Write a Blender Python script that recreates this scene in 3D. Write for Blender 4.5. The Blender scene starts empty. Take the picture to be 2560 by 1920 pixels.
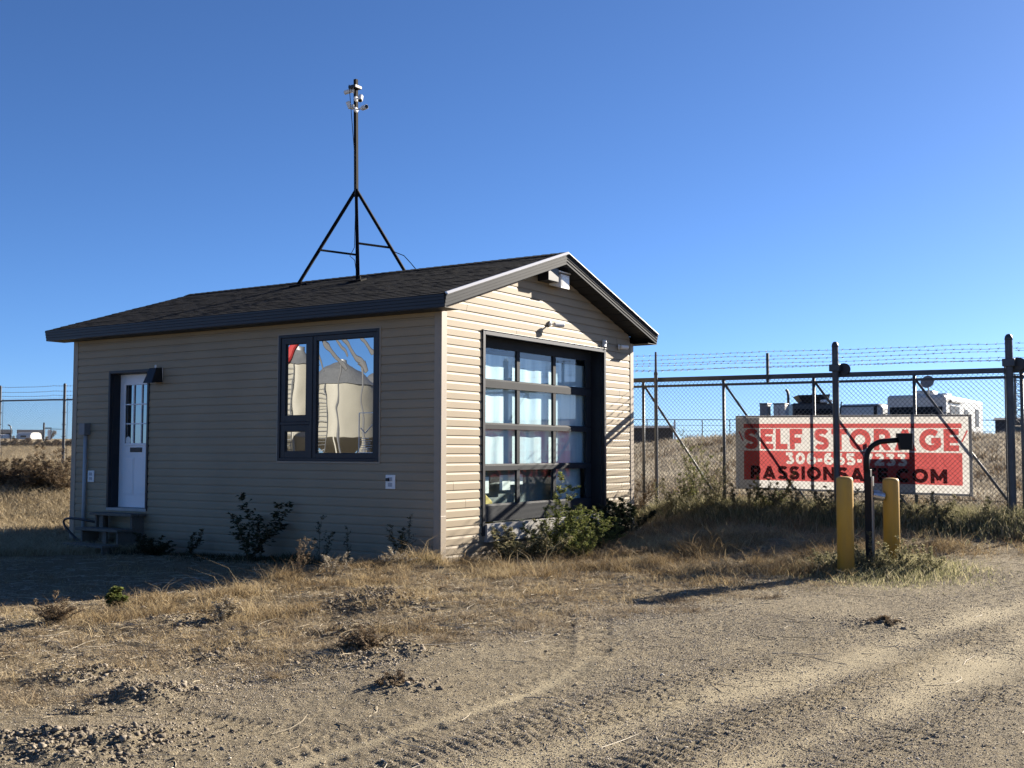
import bpy, math, random
import numpy as np
from mathutils import Matrix, Vector
rad = math.radians
sc = bpy.context.scene
COL = sc.collection
random.seed(7)

# ------------------------------------------------------------------ camera, sky, sun, exposure
CAM = np.array([8.43, -11.1768, 1.3966]); FPX = 2821.3          # focal length in pixels of the 2560 px wide photo
YAW, PITCH, ROLL = rad(-33.4213), rad(3.421), rad(0.0822)
F_ = np.array([math.sin(YAW)*math.cos(PITCH), math.cos(YAW)*math.cos(PITCH), math.sin(PITCH)])
R_ = np.array([math.cos(YAW), -math.sin(YAW), 0.0]); U_ = np.cross(R_, F_)
R_, U_ = math.cos(ROLL)*R_ + math.sin(ROLL)*U_, -math.sin(ROLL)*R_ + math.cos(ROLL)*U_
cd = bpy.data.cameras.new('camera'); cam = bpy.data.objects.new('camera', cd); COL.objects.link(cam)
cd.sensor_fit = 'HORIZONTAL'; cd.sensor_width = 36; cd.lens = FPX/2560*36; cd.clip_start = 0.05; cd.clip_end = 5000
cam.matrix_world = Matrix(((R_[0], U_[0], -F_[0], CAM[0]), (R_[1], U_[1], -F_[1], CAM[1]), (R_[2], U_[2], -F_[2], CAM[2]), (0, 0, 0, 1)))
sc.camera = cam
def at(x, y, D):                                                # point of the photo at a given depth in metres
    return CAM + (F_ + R_*(x-1280)/FPX - U_*(y-960)/FPX)*D

SUN = np.array([0.30, 0.822, 0.345]); SUN /= np.linalg.norm(SUN)
EL = math.asin(SUN[2]); AZ = math.atan2(SUN[0], SUN[1])
w = bpy.data.worlds.new('World'); sc.world = w; w.use_nodes = True
nt = w.node_tree; nt.nodes.clear()
sky = nt.nodes.new('ShaderNodeTexSky'); sky.sky_type = 'NISHITA'; sky.sun_disc = False
sky.sun_elevation = EL; sky.sun_rotation = AZ; sky.air_density = 0.56; sky.dust_density = 0.27; sky.ozone_density = 7.4; sky.altitude = 0
bg = nt.nodes.new('ShaderNodeBackground'); bg.inputs['Strength'].default_value = 0.05
wo = nt.nodes.new('ShaderNodeOutputWorld')
nt.links.new(sky.outputs[0], bg.inputs[0]); nt.links.new(bg.outputs[0], wo.inputs[0])
sl = bpy.data.lights.new('sun', 'SUN'); sl.energy = 5.0; sl.angle = rad(0.5); sl.color = (1.0, 0.90, 0.76)
so = bpy.data.objects.new('sun', sl); COL.objects.link(so)
so.rotation_euler = Vector(SUN).to_track_quat('Z', 'Y').to_euler(); so.location = (20, 40, 30)
sc.view_settings.view_transform = 'Standard'; sc.view_settings.look = 'None'; sc.view_settings.exposure = 1.75; sc.view_settings.gamma = 1
sc.cycles.max_bounces = 6; sc.cycles.transparent_max_bounces = 16; sc.cycles.use_denoising = True

# ------------------------------------------------------------------ materials
def mat(name, col, rough=0.6, metal=0.0, var=0.0, scale=4.0, bump=0.0, bscale=60.0, island=0.0, col2=None, spec=0.5, stretch=None, detail=4.0):
    m = bpy.data.materials.new(name); m.use_nodes = True; t = m.node_tree
    b = t.nodes['Principled BSDF']; b.inputs['Roughness'].default_value = rough; b.inputs['Metallic'].default_value = metal
    b.inputs['Specular IOR Level'].default_value = spec
    b.inputs['Base Color'].default_value = (*col, 1)
    tc = t.nodes.new('ShaderNodeTexCoord'); src = tc.outputs['Object']
    if stretch:
        mp = t.nodes.new('ShaderNodeMapping'); mp.inputs['Scale'].default_value = stretch
        t.links.new(src, mp.inputs[0]); src = mp.outputs[0]
    last = None
    if var or col2:
        n = t.nodes.new('ShaderNodeTexNoise'); n.inputs['Scale'].default_value = scale; n.inputs['Detail'].default_value = detail
        t.links.new(src, n.inputs['Vector'])
        r = t.nodes.new('ShaderNodeMapRange'); r.inputs[1].default_value = 0.3; r.inputs[2].default_value = 0.7
        t.links.new(n.outputs[0], r.inputs[0])
        mx = t.nodes.new('ShaderNodeMix'); mx.data_type = 'RGBA'
        a = col if col2 else tuple(c*(1-var) for c in col); bb = col2 if col2 else tuple(min(1, c*(1+var)) for c in col)
        mx.inputs[6].default_value = (*a, 1); mx.inputs[7].default_value = (*bb, 1)
        t.links.new(r.outputs[0], mx.inputs[0]); last = mx.outputs[2]
    if island:
        g = t.nodes.new('ShaderNodeNewGeometry'); r2 = t.nodes.new('ShaderNodeMapRange')
        r2.inputs[3].default_value = 1-island; r2.inputs[4].default_value = 1+island
        t.links.new(g.outputs['Random Per Island'], r2.inputs[0])
        mm = t.nodes.new('ShaderNodeVectorMath'); mm.operation = 'SCALE'
        if last: t.links.new(last, mm.inputs[0])
        else: mm.inputs[0].default_value = col
        t.links.new(r2.outputs[0], mm.inputs['Scale']); last = mm.outputs[0]
    if last: t.links.new(last, b.inputs['Base Color'])
    if bump:
        n2 = t.nodes.new('ShaderNodeTexNoise'); n2.inputs['Scale'].default_value = bscale; n2.inputs['Detail'].default_value = 3
        t.links.new(src, n2.inputs['Vector'])
        bp = t.nodes.new('ShaderNodeBump'); bp.inputs['Strength'].default_value = bump; bp.inputs['Distance'].default_value = 0.01
        t.links.new(n2.outputs[0], bp.inputs['Height']); t.links.new(bp.outputs[0], b.inputs['Normal'])
    return m

def ramp_mat(name, stops, rough=0.8, trans=0.0, spec=0.2, patch=0.0):  # colour picked per blade / leaf / stone
    m = bpy.data.materials.new(name); m.use_nodes = True; t = m.node_tree
    b = t.nodes['Principled BSDF']; b.inputs['Roughness'].default_value = rough; b.inputs['Specular IOR Level'].default_value = spec
    g = t.nodes.new('ShaderNodeNewGeometry'); cr = t.nodes.new('ShaderNodeValToRGB')
    e = cr.color_ramp.elements
    while len(e) < len(stops): e.new(0.5)
    for i, (p, c) in enumerate(stops): e[i].position = p; e[i].color = (*c, 1)
    src = g.outputs['Random Per Island']
    if patch:                                                       # neighbouring blades share a kind
        tc = t.nodes.new('ShaderNodeTexCoord'); n = t.nodes.new('ShaderNodeTexNoise'); n.inputs['Scale'].default_value = patch; n.inputs['Detail'].default_value = 2
        t.links.new(tc.outputs['Object'], n.inputs['Vector'])
        r = t.nodes.new('ShaderNodeMapRange'); r.inputs[1].default_value = 0.3; r.inputs[2].default_value = 0.7
        t.links.new(n.outputs[0], r.inputs[0])
        mx = t.nodes.new('ShaderNodeMix'); mx.inputs[0].default_value = 0.5
        t.links.new(src, mx.inputs[2]); t.links.new(r.outputs[0], mx.inputs[3]); src = mx.outputs[0]
    t.links.new(src, cr.inputs[0]); t.links.new(cr.outputs[0], b.inputs['Base Color'])
    if trans:
        tr = t.nodes.new('ShaderNodeBsdfTranslucent'); t.links.new(cr.outputs[0], tr.inputs[0])
        ms = t.nodes.new('ShaderNodeMixShader'); ms.inputs[0].default_value = trans
        t.links.new(b.outputs[0], ms.inputs[1]); t.links.new(tr.outputs[0], ms.inputs[2])
        t.links.new(ms.outputs[0], t.nodes['Material Output'].inputs[0])
    return m

def glass_mat(name, tint, refl, back=None, wave=0.0, wscale=1.5):   # back None: see-through pane, else a dark room behind coated glass
    m = bpy.data.materials.new(name); m.use_nodes = True; t = m.node_tree; t.nodes.remove(t.nodes['Principled BSDF'])
    gl = t.nodes.new('ShaderNodeBsdfGlossy'); gl.inputs['Roughness'].default_value = 0.0; gl.inputs[0].default_value = (0.95, 0.97, 1, 1)
    if back is None:
        tr = t.nodes.new('ShaderNodeBsdfTransparent'); tr.inputs[0].default_value = (*tint, 1)
    else:
        tr = t.nodes.new('ShaderNodeBsdfDiffuse'); tr.inputs[0].default_value = (*back, 1)
    ms = t.nodes.new('ShaderNodeMixShader'); ms.inputs[0].default_value = refl
    t.links.new(tr.outputs[0], ms.inputs[1]); t.links.new(gl.outputs[0], ms.inputs[2])
    t.links.new(ms.outputs[0], t.nodes['Material Output'].inputs[0])
    if wave:
        tc = t.nodes.new('ShaderNodeTexCoord'); n = t.nodes.new('ShaderNodeTexNoise'); n.inputs['Scale'].default_value = wscale; n.inputs['Detail'].default_value = 1
        t.links.new(tc.outputs['Object'], n.inputs['Vector'])
        bp = t.nodes.new('ShaderNodeBump'); bp.inputs['Strength'].default_value = 1; bp.inputs['Distance'].default_value = wave
        t.links.new(n.outputs[0], bp.inputs['Height']); t.links.new(bp.outputs[0], gl.inputs['Normal'])
    return m

def sheet_mat(name, col, trans=0.6):                               # thin vinyl / film: light from behind comes through
    m = bpy.data.materials.new(name); m.use_nodes = True; t = m.node_tree; t.nodes.remove(t.nodes['Principled BSDF'])
    d = t.nodes.new('ShaderNodeBsdfDiffuse'); tr = t.nodes.new('ShaderNodeBsdfTranslucent')
    d.inputs[0].default_value = (*col, 1); tr.inputs[0].default_value = (*col, 1)
    ms = t.nodes.new('ShaderNodeMixShader'); ms.inputs[0].default_value = trans
    tc = t.nodes.new('ShaderNodeTexCoord'); n = t.nodes.new('ShaderNodeTexNoise'); n.inputs['Scale'].default_value = 3.5; n.inputs['Detail'].default_value = 4; n.inputs['Distortion'].default_value = 1.5
    t.links.new(tc.outputs['Object'], n.inputs['Vector']); bp = t.nodes.new('ShaderNodeBump'); bp.inputs['Strength'].default_value = 1; bp.inputs['Distance'].default_value = .05; t.links.new(n.outputs[0], bp.inputs['Height'])
    t.links.new(bp.outputs[0], d.inputs['Normal']); t.links.new(bp.outputs[0], tr.inputs['Normal'])
    t.links.new(d.outputs[0], ms.inputs[1]); t.links.new(tr.outputs[0], ms.inputs[2]); t.links.new(ms.outputs[0], t.nodes['Material Output'].inputs[0])
    return m
def ink_mat(name, col):                                            # printing ink: filters the light of the vinyl it lies on
    m = bpy.data.materials.new(name); m.use_nodes = True; t = m.node_tree; t.nodes.remove(t.nodes['Principled BSDF'])
    tr = t.nodes.new('ShaderNodeBsdfTransparent'); tr.inputs[0].default_value = (*col, 1)
    t.links.new(tr.outputs[0], t.nodes['Material Output'].inputs[0]); return m

# ------------------------------------------------------------------ mesh helpers
WL = {}                                                            # world position of every root / part
class MB:
    def __init__(s): s.v = []; s.f = []
    def add(s, vs, fs):
        n = len(s.v); s.v += [tuple(map(float, p)) for p in vs]; s.f += [tuple(i+n for i in q) for q in fs]; return s
    def quad(s, a, b, c, d): return s.add((a, b, c, d), ((0, 1, 2, 3),))
    def box(s, x0, x1, y0, y1, z0, z1):
        return s.add([(x, y, z) for z in (z0, z1) for y in (y0, y1) for x in (x0, x1)],
                     [(0, 2, 3, 1), (4, 5, 7, 6), (0, 1, 5, 4), (2, 6, 7, 3), (0, 4, 6, 2), (1, 3, 7, 5)])
    def hexa(s, p):                                                # eight corners ordered as box()
        return s.add(p, [(0, 2, 3, 1), (4, 5, 7, 6), (0, 1, 5, 4), (2, 6, 7, 3), (0, 4, 6, 2), (1, 3, 7, 5)])
    def obox(s, c, ax, half):                                      # oriented box: centre, three axes, half sizes
        c = np.array(c, float); A = [np.array(a, float)/np.linalg.norm(a) for a in ax]
        return s.hexa([c + A[0]*half[0]*i + A[1]*half[1]*j + A[2]*half[2]*k for k in (-1, 1) for j in (-1, 1) for i in (-1, 1)])
    def bar(s, a, b, wx, wy=None, up=(0, 0, 1)):                   # rectangular bar from a to b
        a = np.array(a, float); b = np.array(b, float); d = b-a; wy = wx if wy is None else wy
        x = np.cross(d, up)
        if np.linalg.norm(x) < 1e-6: x = np.cross(d, (1, 0, 0))
        return s.obox((a+b)/2, (x, np.cross(x, d), d), (wx/2, wy/2, np.linalg.norm(d)/2))
    def tube(s, pts, r, n=8, caps=True):
        pts = [np.array(p, float) for p in pts]; rs = r if hasattr(r, '__len__') else [r]*len(pts)
        vs = []; prev = None
        for i, p in enumerate(pts):
            d = pts[min(i+1, len(pts)-1)] - pts[max(i-1, 0)]; d = d/(np.linalg.norm(d)+1e-12)
            if prev is None:
                x = np.cross(d, (0, 0, 1)); x = np.cross(d, (1, 0, 0)) if np.linalg.norm(x) < 1e-3 else x
            else: x = prev - d*(prev@d)
            x = x/(np.linalg.norm(x)+1e-12); prev = x; y = np.cross(d, x)
            vs += [p + rs[i]*(math.cos(2*math.pi*k/n)*x + math.sin(2*math.pi*k/n)*y) for k in range(n)]
        fs = [(i*n+k, i*n+(k+1) % n, (i+1)*n+(k+1) % n, (i+1)*n+k) for i in range(len(pts)-1) for k in range(n)]
        if caps: fs += [tuple(range(n-1, -1, -1)), tuple(range((len(pts)-1)*n, len(pts)*n))]
        return s.add(vs, fs)
    def lathe(s, c, prof, n=24, axis=(0, 0, 1)):                   # prof: (radius, height) along the axis
        c = np.array(c, float); return s.tube([c + np.array(axis, float)*h for r_, h in prof], [max(r_, 1e-4) for r_, h in prof], n)
    def sweep(s, p0, p1, out, up, prof, close=False):              # profile (out, up) carried from p0 to p1
        p0, p1, out, up = [np.array(q, float) for q in (p0, p1, out, up)]; n = len(prof)
        vs = [p + out*o + up*u for p in (p0, p1) for o, u in prof]
        fs = [(i, i+1, n+i+1, n+i) for i in range(n-1)]
        if close: fs += [(n-1, 0, n, 2*n-1), tuple(range(n-1, -1, -1)), tuple(range(n, 2*n))]
        return s.add(vs, fs)
    def build(s, name, m, parent=None, local=False, bevel=0.0, smooth=False):
        me = bpy.data.meshes.new(name); off = np.zeros(3)
        if parent is not None and not local: off = WL[parent.name]
        me.from_pydata([(a-off[0], b-off[1], c-off[2]) for a, b, c in s.v], [], s.f); me.materials.append(m)
        o = bpy.data.objects.new(name, me); COL.objects.link(o)
        if parent is not None: o.parent = parent
        WL[o.name] = off
        if bevel:
            bv = o.modifiers.new('bevel', 'BEVEL'); bv.width = bevel; bv.segments = 2; bv.limit_method = 'ANGLE'; bv.angle_limit = rad(50)
        if smooth:
            me.polygons.foreach_set('use_smooth', [True]*len(me.polygons))
        me.update(); return o

def npmesh(name, V, faces, m, parent=None):                        # V (n,3); faces: list of (k, width) index arrays
    me = bpy.data.meshes.new(name); me.vertices.add(len(V)); me.vertices.foreach_set('co', np.asarray(V, np.float32).ravel())
    li = np.concatenate([f.ravel() for f in faces]); tot = np.concatenate([np.full(len(f), f.shape[1]) for f in faces])
    me.loops.add(len(li)); me.loops.foreach_set('vertex_index', li.astype(np.int32))
    me.polygons.add(len(tot)); me.polygons.foreach_set('loop_start', np.concatenate([[0], np.cumsum(tot)[:-1]]).astype(np.int32))
    me.polygons.foreach_set('loop_total', tot.astype(np.int32)); me.update(calc_edges=True); me.materials.append(m)
    o = bpy.data.objects.new(name, me); COL.objects.link(o)
    if parent is not None: o.parent = parent
    return o

def tag(o, label=None, cat=None, group=None, kind=None):
    if label: o['label'] = label
    if cat: o['category'] = cat
    if group: o['group'] = group
    if kind: o['kind'] = kind
    return o
def root(name, label, cat, loc=(0, 0, 0), rz=0.0, group=None):
    o = bpy.data.objects.new(name, None); COL.objects.link(o); o.location = loc; o.rotation_euler = (0, 0, rz); o.empty_display_size = 0.2
    WL[o.name] = np.array(loc, float); return tag(o, label, cat, group)
def copy_thing(o, loc, label, rz=None):
    c = o.copy(); COL.objects.link(c); c.location = loc; c['label'] = label; WL[c.name] = np.array(loc, float)
    if rz is not None: c.rotation_euler = (0, 0, rz)
    for ch in o.children:
        d = ch.copy(); COL.objects.link(d); d.parent = c
        for g in ch.children:
            e = g.copy(); COL.objects.link(e); e.parent = d
    return c

# ------------------------------------------------------------------ noise and terrain
def vnoise(x, y, seed=0):
    xi = np.floor(x).astype(np.int64); yi = np.floor(y).astype(np.int64); fx = x-xi; fy = y-yi
    fx = fx*fx*(3-2*fx); fy = fy*fy*(3-2*fy)
    def h(a, b):
        n = (a*374761393 + b*668265263 + seed*974711) & 0xffffffff
        n = ((n ^ (n >> 13))*1274126177) & 0xffffffff
        return ((n ^ (n >> 16)) & 0xffff)/65535.0
    return (h(xi, yi)*(1-fx) + h(xi+1, yi)*fx)*(1-fy) + (h(xi, yi+1)*(1-fx) + h(xi+1, yi+1)*fx)*fy
def fbm(x, y, sc_, oct_=4, seed=0):
    a = 0; amp = 0.5; x = x*sc_; y = y*sc_
    for i in range(oct_): a = a + amp*(vnoise(x, y, seed+i)-0.5)*2; amp *= 0.5; x = x*2.03+7.1; y = y*2.03+3.7
    return a
def sstep(a, b, x): t = np.clip((x-a)/(b-a), 0, 1); return t*t*(3-2*t)
def pdist(x, y, pts):                                              # distance to a polyline
    d = np.full(np.shape(x), 1e9)
    for (ax, ay), (bx, by) in zip(pts[:-1], pts[1:]):
        ux, uy = bx-ax, by-ay; t = np.clip(((x-ax)*ux + (y-ay)*uy)/(ux*ux+uy*uy), 0, 1)
        d = np.minimum(d, np.hypot(x-ax-t*ux, y-ay-t*uy))
    return d
TR1 = [(4.3, -10.5), (4.55, -8.5), (4.7, -7.16), (4.76, -6.61), (4.84, -6.13), (4.84, -5.52), (4.71, -4.73), (4.36, -3.72)]
TR2 = [(5.2, -9.5), (5.56, -6.76), (5.62, -6.31), (5.65, -5.51), (5.95, -4.44), (6.1, -3.43), (6.22, -2.02), (6.59, 0.18), (6.95, 3.0), (7.3, 6.5)]
TR3 = [(6.3, -8.5), (6.52, -5.7), (6.72, -4.65), (6.78, -3.84), (6.85, -3.36), (6.96, -2.14), (7.4, 2.0), (7.7, 6.5)]
EDGE = [(2.0, -11.5), (2.56, -7.43), (3.6, -5.25), (4.15, -2.76), (4.75, -0.54), (5.6, 4.0), (6.0, 7.0)]   # grass on the left, bare road on the right
MOUNDS = [(2.0, -6.49, .30, .10), (2.82, -6.65, .26, .11), (1.97, -5.41, .3, .06), (3.43, -7.75, .3, .06), (3.75, -7.45, .35, .06), (3.2, -7.7, .2, .05),
          (1.5, -2.86, .4, .12), (1.1, -2.5, .3, .08), (1.9, -3.25, .3, .08), (1.35, -3.5, .3, .05), (3.11, -4.96, .38, .07), (4.1, -5.84, .2, .03), (5.84, -1.87, .3, .03), (2.3, -4.2, .35, .06), (0.7, -4.6, .4, .07)]
def gp(px, py): d = F_ + R_*(px-1280)/FPX - U_*(py-960)/FPX; q = CAM + d*((-.05-CAM[2])/d[2]); return (q[0], q[1])
RUTS = [(gp(1402, 1550), gp(1392, 1660)), (gp(1492, 1545), gp(1486, 1655)), (gp(850, 1490), gp(1010, 1540)), (gp(800, 1520), gp(930, 1565)), (gp(430, 1775), gp(780, 1850)), (gp(1250, 1870), gp(1700, 1760))]
def edge_side(x, y):                                               # metres left (+) of the road edge
    ex = np.interp(y, [p[1] for p in EDGE], [p[0] for p in EDGE]); return ex - x
def masks(x, y):
    n = fbm(x, y, 0.9, 4, 5)
    e = edge_side(x, y) + n*0.9
    grass = sstep(-0.1, 1.3, e)*sstep(-13, -4.0, y + n*2.5)
    grass = np.maximum(grass, sstep(3.6, 5.6, y + n*0.8))
    dust = np.zeros(np.shape(x))
    for tr, wd in ((TR1, .05), (TR2, .20), (TR3, .18)):
        d = pdist(x, y, tr); f_ = (1-sstep(-5.6, -3.8, y))*.8 if tr is TR1 else .85; dust = np.maximum(dust, f_*np.exp(-(d/(wd*(1+0.9*n)))**2)*np.clip(.85+n*.7, .25, 1))
    return grass, dust
def height(x, y, fine=True):
    x = np.asarray(x, float); y = np.asarray(y, float)
    dx = x-CAM[0]; dy = y-CAM[1]; r = np.hypot(dx, dy); a = np.degrees(np.arctan2(-dx, dy))
    right = np.interp(r, [0, 11, 13, 15, 17, 19.5, 22, 40, 47, 60, 1000], [-.06, 0, .03, .10, .22, .38, .62, 1.95, 1.62, 1.45, 1.45])
    left = np.interp(r, [0, 10, 13, 16, 20, 22.5, 27, 31, 36, 60, 250, 330, 1000], [-.04, -.10, -.12, -.1, -.06, .12, .62, .92, 1.06, 1.40, 3.85, 4.1, 2.0])
    mid = np.interp(r, [0, 11, 14, 18, 20, 24, 30, 60, 250, 1000], [-.05, 0, 0, .0, .25, .6, 1.0, 2.0, 3.5, 3.0])
    wl = sstep(36, 50, a); wr = 1 - sstep(22, 31, a)
    back = sstep(62, 95, np.abs(a-30))
    h = left*wl + right*wr + mid*np.clip(1-wl-wr, 0, 1)
    h = h*(1-back) + back*(-0.08)
    # ground near the building walls keeps its own level
    h = h + 0.025*fbm(x, y, 0.5, 3, 1)
    # low dirt ridge along the sunlit strip in front of the long wall
    h = h + 0.10*np.exp(-((x - (-0.15 + 0.04*y))/0.55)**2)*sstep(-7.5, -1.2, y)*(1-sstep(-0.6, .2, y))
    if fine:
        grass, dust = masks(x, y); near = 1 - sstep(14, 24, r)
        rough = 0.35 + 0.65*grass
        h = h + near*(1-0.85*dust)*rough*(0.040*fbm(x, y, 2.2, 3, 11) + 0.034*np.abs(fbm(x, y, 6.5, 3, 21)) + 0.022*fbm(x, y, 19.0, 2, 31))
        for mx_, my_, s_, k_ in MOUNDS:
            q = np.exp(-(((x-mx_)**2 + (y-my_)**2)/(s_*s_))); h = h + q*k_*.85*(0.42 + 1.1*np.abs(fbm(x, y, 5.5, 3, 41)) + 0.45*np.abs(fbm(x, y, 22.0, 3, 45)))
        for tr, wd in ((TR1, .07), (TR2, .22), (TR3, .19)):
            d = pdist(x, y, tr); h = h - (0.003 if tr is TR1 else 0.012)*np.exp(-(d/wd)**2) + (0.002 if tr is TR1 else 0.008)*np.exp(-((d-wd*1.9)/(wd*0.6))**2)
            # tread bars pressed beside the smooth strip
            h = h + 0.0062*np.sin((x*0.35+y)*2*math.pi/0.085)*np.exp(-((d-wd*1.8)/(wd*0.55))**2)*near
        for p, q in RUTS:
            d = pdist(x, y, [p, q]); L_ = math.hypot(q[0]-p[0], q[1]-p[1]); al = ((x-p[0])*(q[0]-p[0])+(y-p[1])*(q[1]-p[1]))/L_
            m_ = (1-sstep(.09, .14, d))*(.5+.5*sstep(-.4, .2, fbm(x, y, 3.0, 2, 71))); h = h - .010*m_ + m_*.0085*np.sin(al*2*math.pi/.07 + 22*d + 3*fbm(x, y, 2.0, 2, 81))
        h = h + (r > 20)*0.06*fbm(x, y, 0.35, 3, 51)
    return h

ang = np.unique(np.concatenate([np.arange(2, 65, 0.092), np.arange(-180, 180, 3.0)])); ang = ang[ang < 179.9]
rr = np.concatenate([[0.4, 1, 1.8, 2.6, 3.2], 3.6*1.0062**np.arange(0, 420), np.geomspace(3.6*1.0062**420*1.02, 3000, 60)])
A, Rr = np.meshgrid(np.radians(ang), rr); X = CAM[0] - np.sin(A)*Rr; Y = CAM[1] + np.cos(A)*Rr
Zg = height(X, Y)
nr, na = X.shape; idx = np.arange(nr*na).reshape(nr, na); nx = np.roll(idx, -1, 1)
fq = np.stack([idx[:-1], nx[:-1], nx[1:], idx[1:]], -1).reshape(-1, 4)[:, ::-1]
cap = np.stack([idx[0], np.roll(idx[0], -1), np.full(na, nr*na)], -1)[:, ::-1]
V = np.concatenate([np.stack([X, Y, Zg], -1).reshape(-1, 3), [[CAM[0], CAM[1], float(height(CAM[0], CAM[1]))]]])

gm = bpy.data.materials.new('dirt'); gm.use_nodes = True; t = gm.node_tree; pb = t.nodes['Principled BSDF']
pb.inputs['Roughness'].default_value = 0.95; pb.inputs['Specular IOR Level'].default_value = 0.1
tc = t.nodes.new('ShaderNodeTexCoord')
def tn(scale, detail=4, rough=0.6):
    n = t.nodes.new('ShaderNodeTexNoise'); n.inputs['Scale'].default_value = scale; n.inputs['Detail'].default_value = detail; n.inputs['Roughness'].default_value = rough
    t.links.new(tc.outputs['Object'], n.inputs['Vector']); return n.outputs[0]
def mixc(fac, a, b):
    m = t.nodes.new('ShaderNodeMix'); m.data_type = 'RGBA'
    for i, v in ((0, fac), (6, a), (7, b)):
        if isinstance(v, tuple): m.inputs[i].default_value = (*v, 1)
        elif isinstance(v, float): m.inputs[i].default_value = v
        else: t.links.new(v, m.inputs[i])
    return m.outputs[2]
def rng(v, a, b, c=0.0, d=1.0):
    m = t.nodes.new('ShaderNodeMapRange'); t.links.new(v, m.inputs[0])
    for i, q in ((1, a), (2, b), (3, c), (4, d)): m.inputs[i].default_value = q
    return m.outputs[0]
at1 = t.nodes.new('ShaderNodeAttribute'); at1.attribute_name = 'grass'; at2 = t.nodes.new('ShaderNodeAttribute'); at2.attribute_name = 'dust'
base = mixc(rng(tn(1.3, 5), .35, .65), (0.261, 0.214, 0.140), (0.328, 0.275, 0.185))
base = mixc(rng(tn(3.5, 4), .48, .66, 0, .6), base, (0.195, 0.160, 0.109))
base = mixc(rng(tn(30, 4), .45, .60), base, (0.171, 0.145, 0.103))
base = mixc(rng(tn(85, 2), .55, .63), base, (0.410, 0.360, 0.259))
base = mixc(rng(tn(120, 2), .60, .66), base, (0.095, 0.079, 0.061))
base = mixc(rng(at1.outputs['Fac'], 0, 1, 0, .55), base, (0.218, 0.169, 0.097))
base = mixc(rng(at2.outputs['Fac'], 0, 1, 0, .8), base, (0.370, 0.317, 0.210))
t.links.new(base, pb.inputs['Base Color'])
bp = t.nodes.new('ShaderNodeBump'); bp.inputs['Strength'].default_value = 1.0; bp.inputs['Distance'].default_value = 0.03
ad = t.nodes.new('ShaderNodeMath'); ad.operation = 'ADD'; t.links.new(tn(52, 5, .75), ad.inputs[0]); t.links.new(rng(tn(160, 2), 0, 1, 0, .4), ad.inputs[1])
ml = t.nodes.new('ShaderNodeMath'); ml.operation = 'MULTIPLY'; t.links.new(ad.outputs[0], ml.inputs[0]); t.links.new(rng(at2.outputs['Fac'], 0, 1, 1, .25), ml.inputs[1])
t.links.new(ml.outputs[0], bp.inputs['Height']); t.links.new(bp.outputs[0], pb.inputs['Normal'])
ground = npmesh('ground', V, [fq, cap], gm); tag(ground, 'dry sandy dirt ground with tyre tracks and litter', 'ground', kind='structure')
g_, d_ = masks(V[:, 0], V[:, 1])
for nm, val in (('grass', g_), ('dust', d_)):
    a_ = ground.data.attributes.new(nm, 'FLOAT', 'POINT'); a_.data.foreach_set('value', val.astype(np.float32))
ground.data.polygons.foreach_set('use_smooth', np.ones(len(ground.data.polygons), bool))
def H(x, y): return float(height(np.array([x]), np.array([y]))[0])

# ------------------------------------------------------------------ the building
S = 0.1143; L = 7.312; W = 5.12; RY = 2.55; SL = 0.317              # siding course, length, width, ridge line, roof slope
m_tan = mat('tan vinyl siding', (.285, .232, .158), .6, var=.08, scale=1.2, bump=.05, bscale=220, spec=.25)
tt = m_tan.node_tree; pbt = tt.nodes['Principled BSDF']                # dust and mud splash low on the siding
sx_ = tt.nodes.new('ShaderNodeSeparateXYZ'); tct = tt.nodes.new('ShaderNodeTexCoord'); tt.links.new(tct.outputs['Object'], sx_.inputs[0])
mr_ = tt.nodes.new('ShaderNodeMapRange'); tt.links.new(sx_.outputs['Z'], mr_.inputs[0]); mr_.inputs[1].default_value = 0.0; mr_.inputs[2].default_value = 0.55; mr_.inputs[3].default_value = 0.9; mr_.inputs[4].default_value = 0.0
nn_ = tt.nodes.new('ShaderNodeTexNoise'); nn_.inputs['Scale'].default_value = 5; nn_.inputs['Detail'].default_value = 6; tt.links.new(tct.outputs['Object'], nn_.inputs['Vector'])
mu_ = tt.nodes.new('ShaderNodeMath'); mu_.operation = 'MULTIPLY'; tt.links.new(mr_.outputs[0], mu_.inputs[0]); tt.links.new(nn_.outputs[0], mu_.inputs[1])
mx_ = tt.nodes.new('ShaderNodeMix'); mx_.data_type = 'RGBA'; mx_.inputs[7].default_value = (.15, .12, .085, 1); tt.links.new(mu_.outputs[0], mx_.inputs[0])
tt.links.new(pbt.inputs['Base Color'].links[0].from_socket, mx_.inputs[6]); tt.links.new(mx_.outputs[2], pbt.inputs['Base Color'])
m_trim = mat('tan corner trim', (.27, .225, .17), .5, var=.05, scale=2)
m_dark = mat('dark painted aluminium', (.012, .0145, .020), .42, var=.15, scale=3, spec=.35)
m_rake = mat('dark ribbed fascia metal', (.034, .038, .044), .6, var=.1, scale=3, spec=.06)
m_sof = mat('dark soffit panel', (.014, .015, .018), .6)
m_sh = mat('charcoal asphalt shingle', (.0085, .0085, .0092), .95, var=.35, scale=90, island=.35, bump=.5, bscale=260, spec=.15)
m_white = mat('white painted steel', (.74, .75, .77), .4, var=.03, scale=3)
m_whitep = mat('white plastic', (.72, .72, .70), .45)
m_black = mat('black plastic', (.012, .012, .014), .45)
m_wood = mat('weathered grey lumber', (.125, .108, .088), .85, var=.35, scale=6, stretch=(2, 14, 14), bump=.3, bscale=40)

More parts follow.
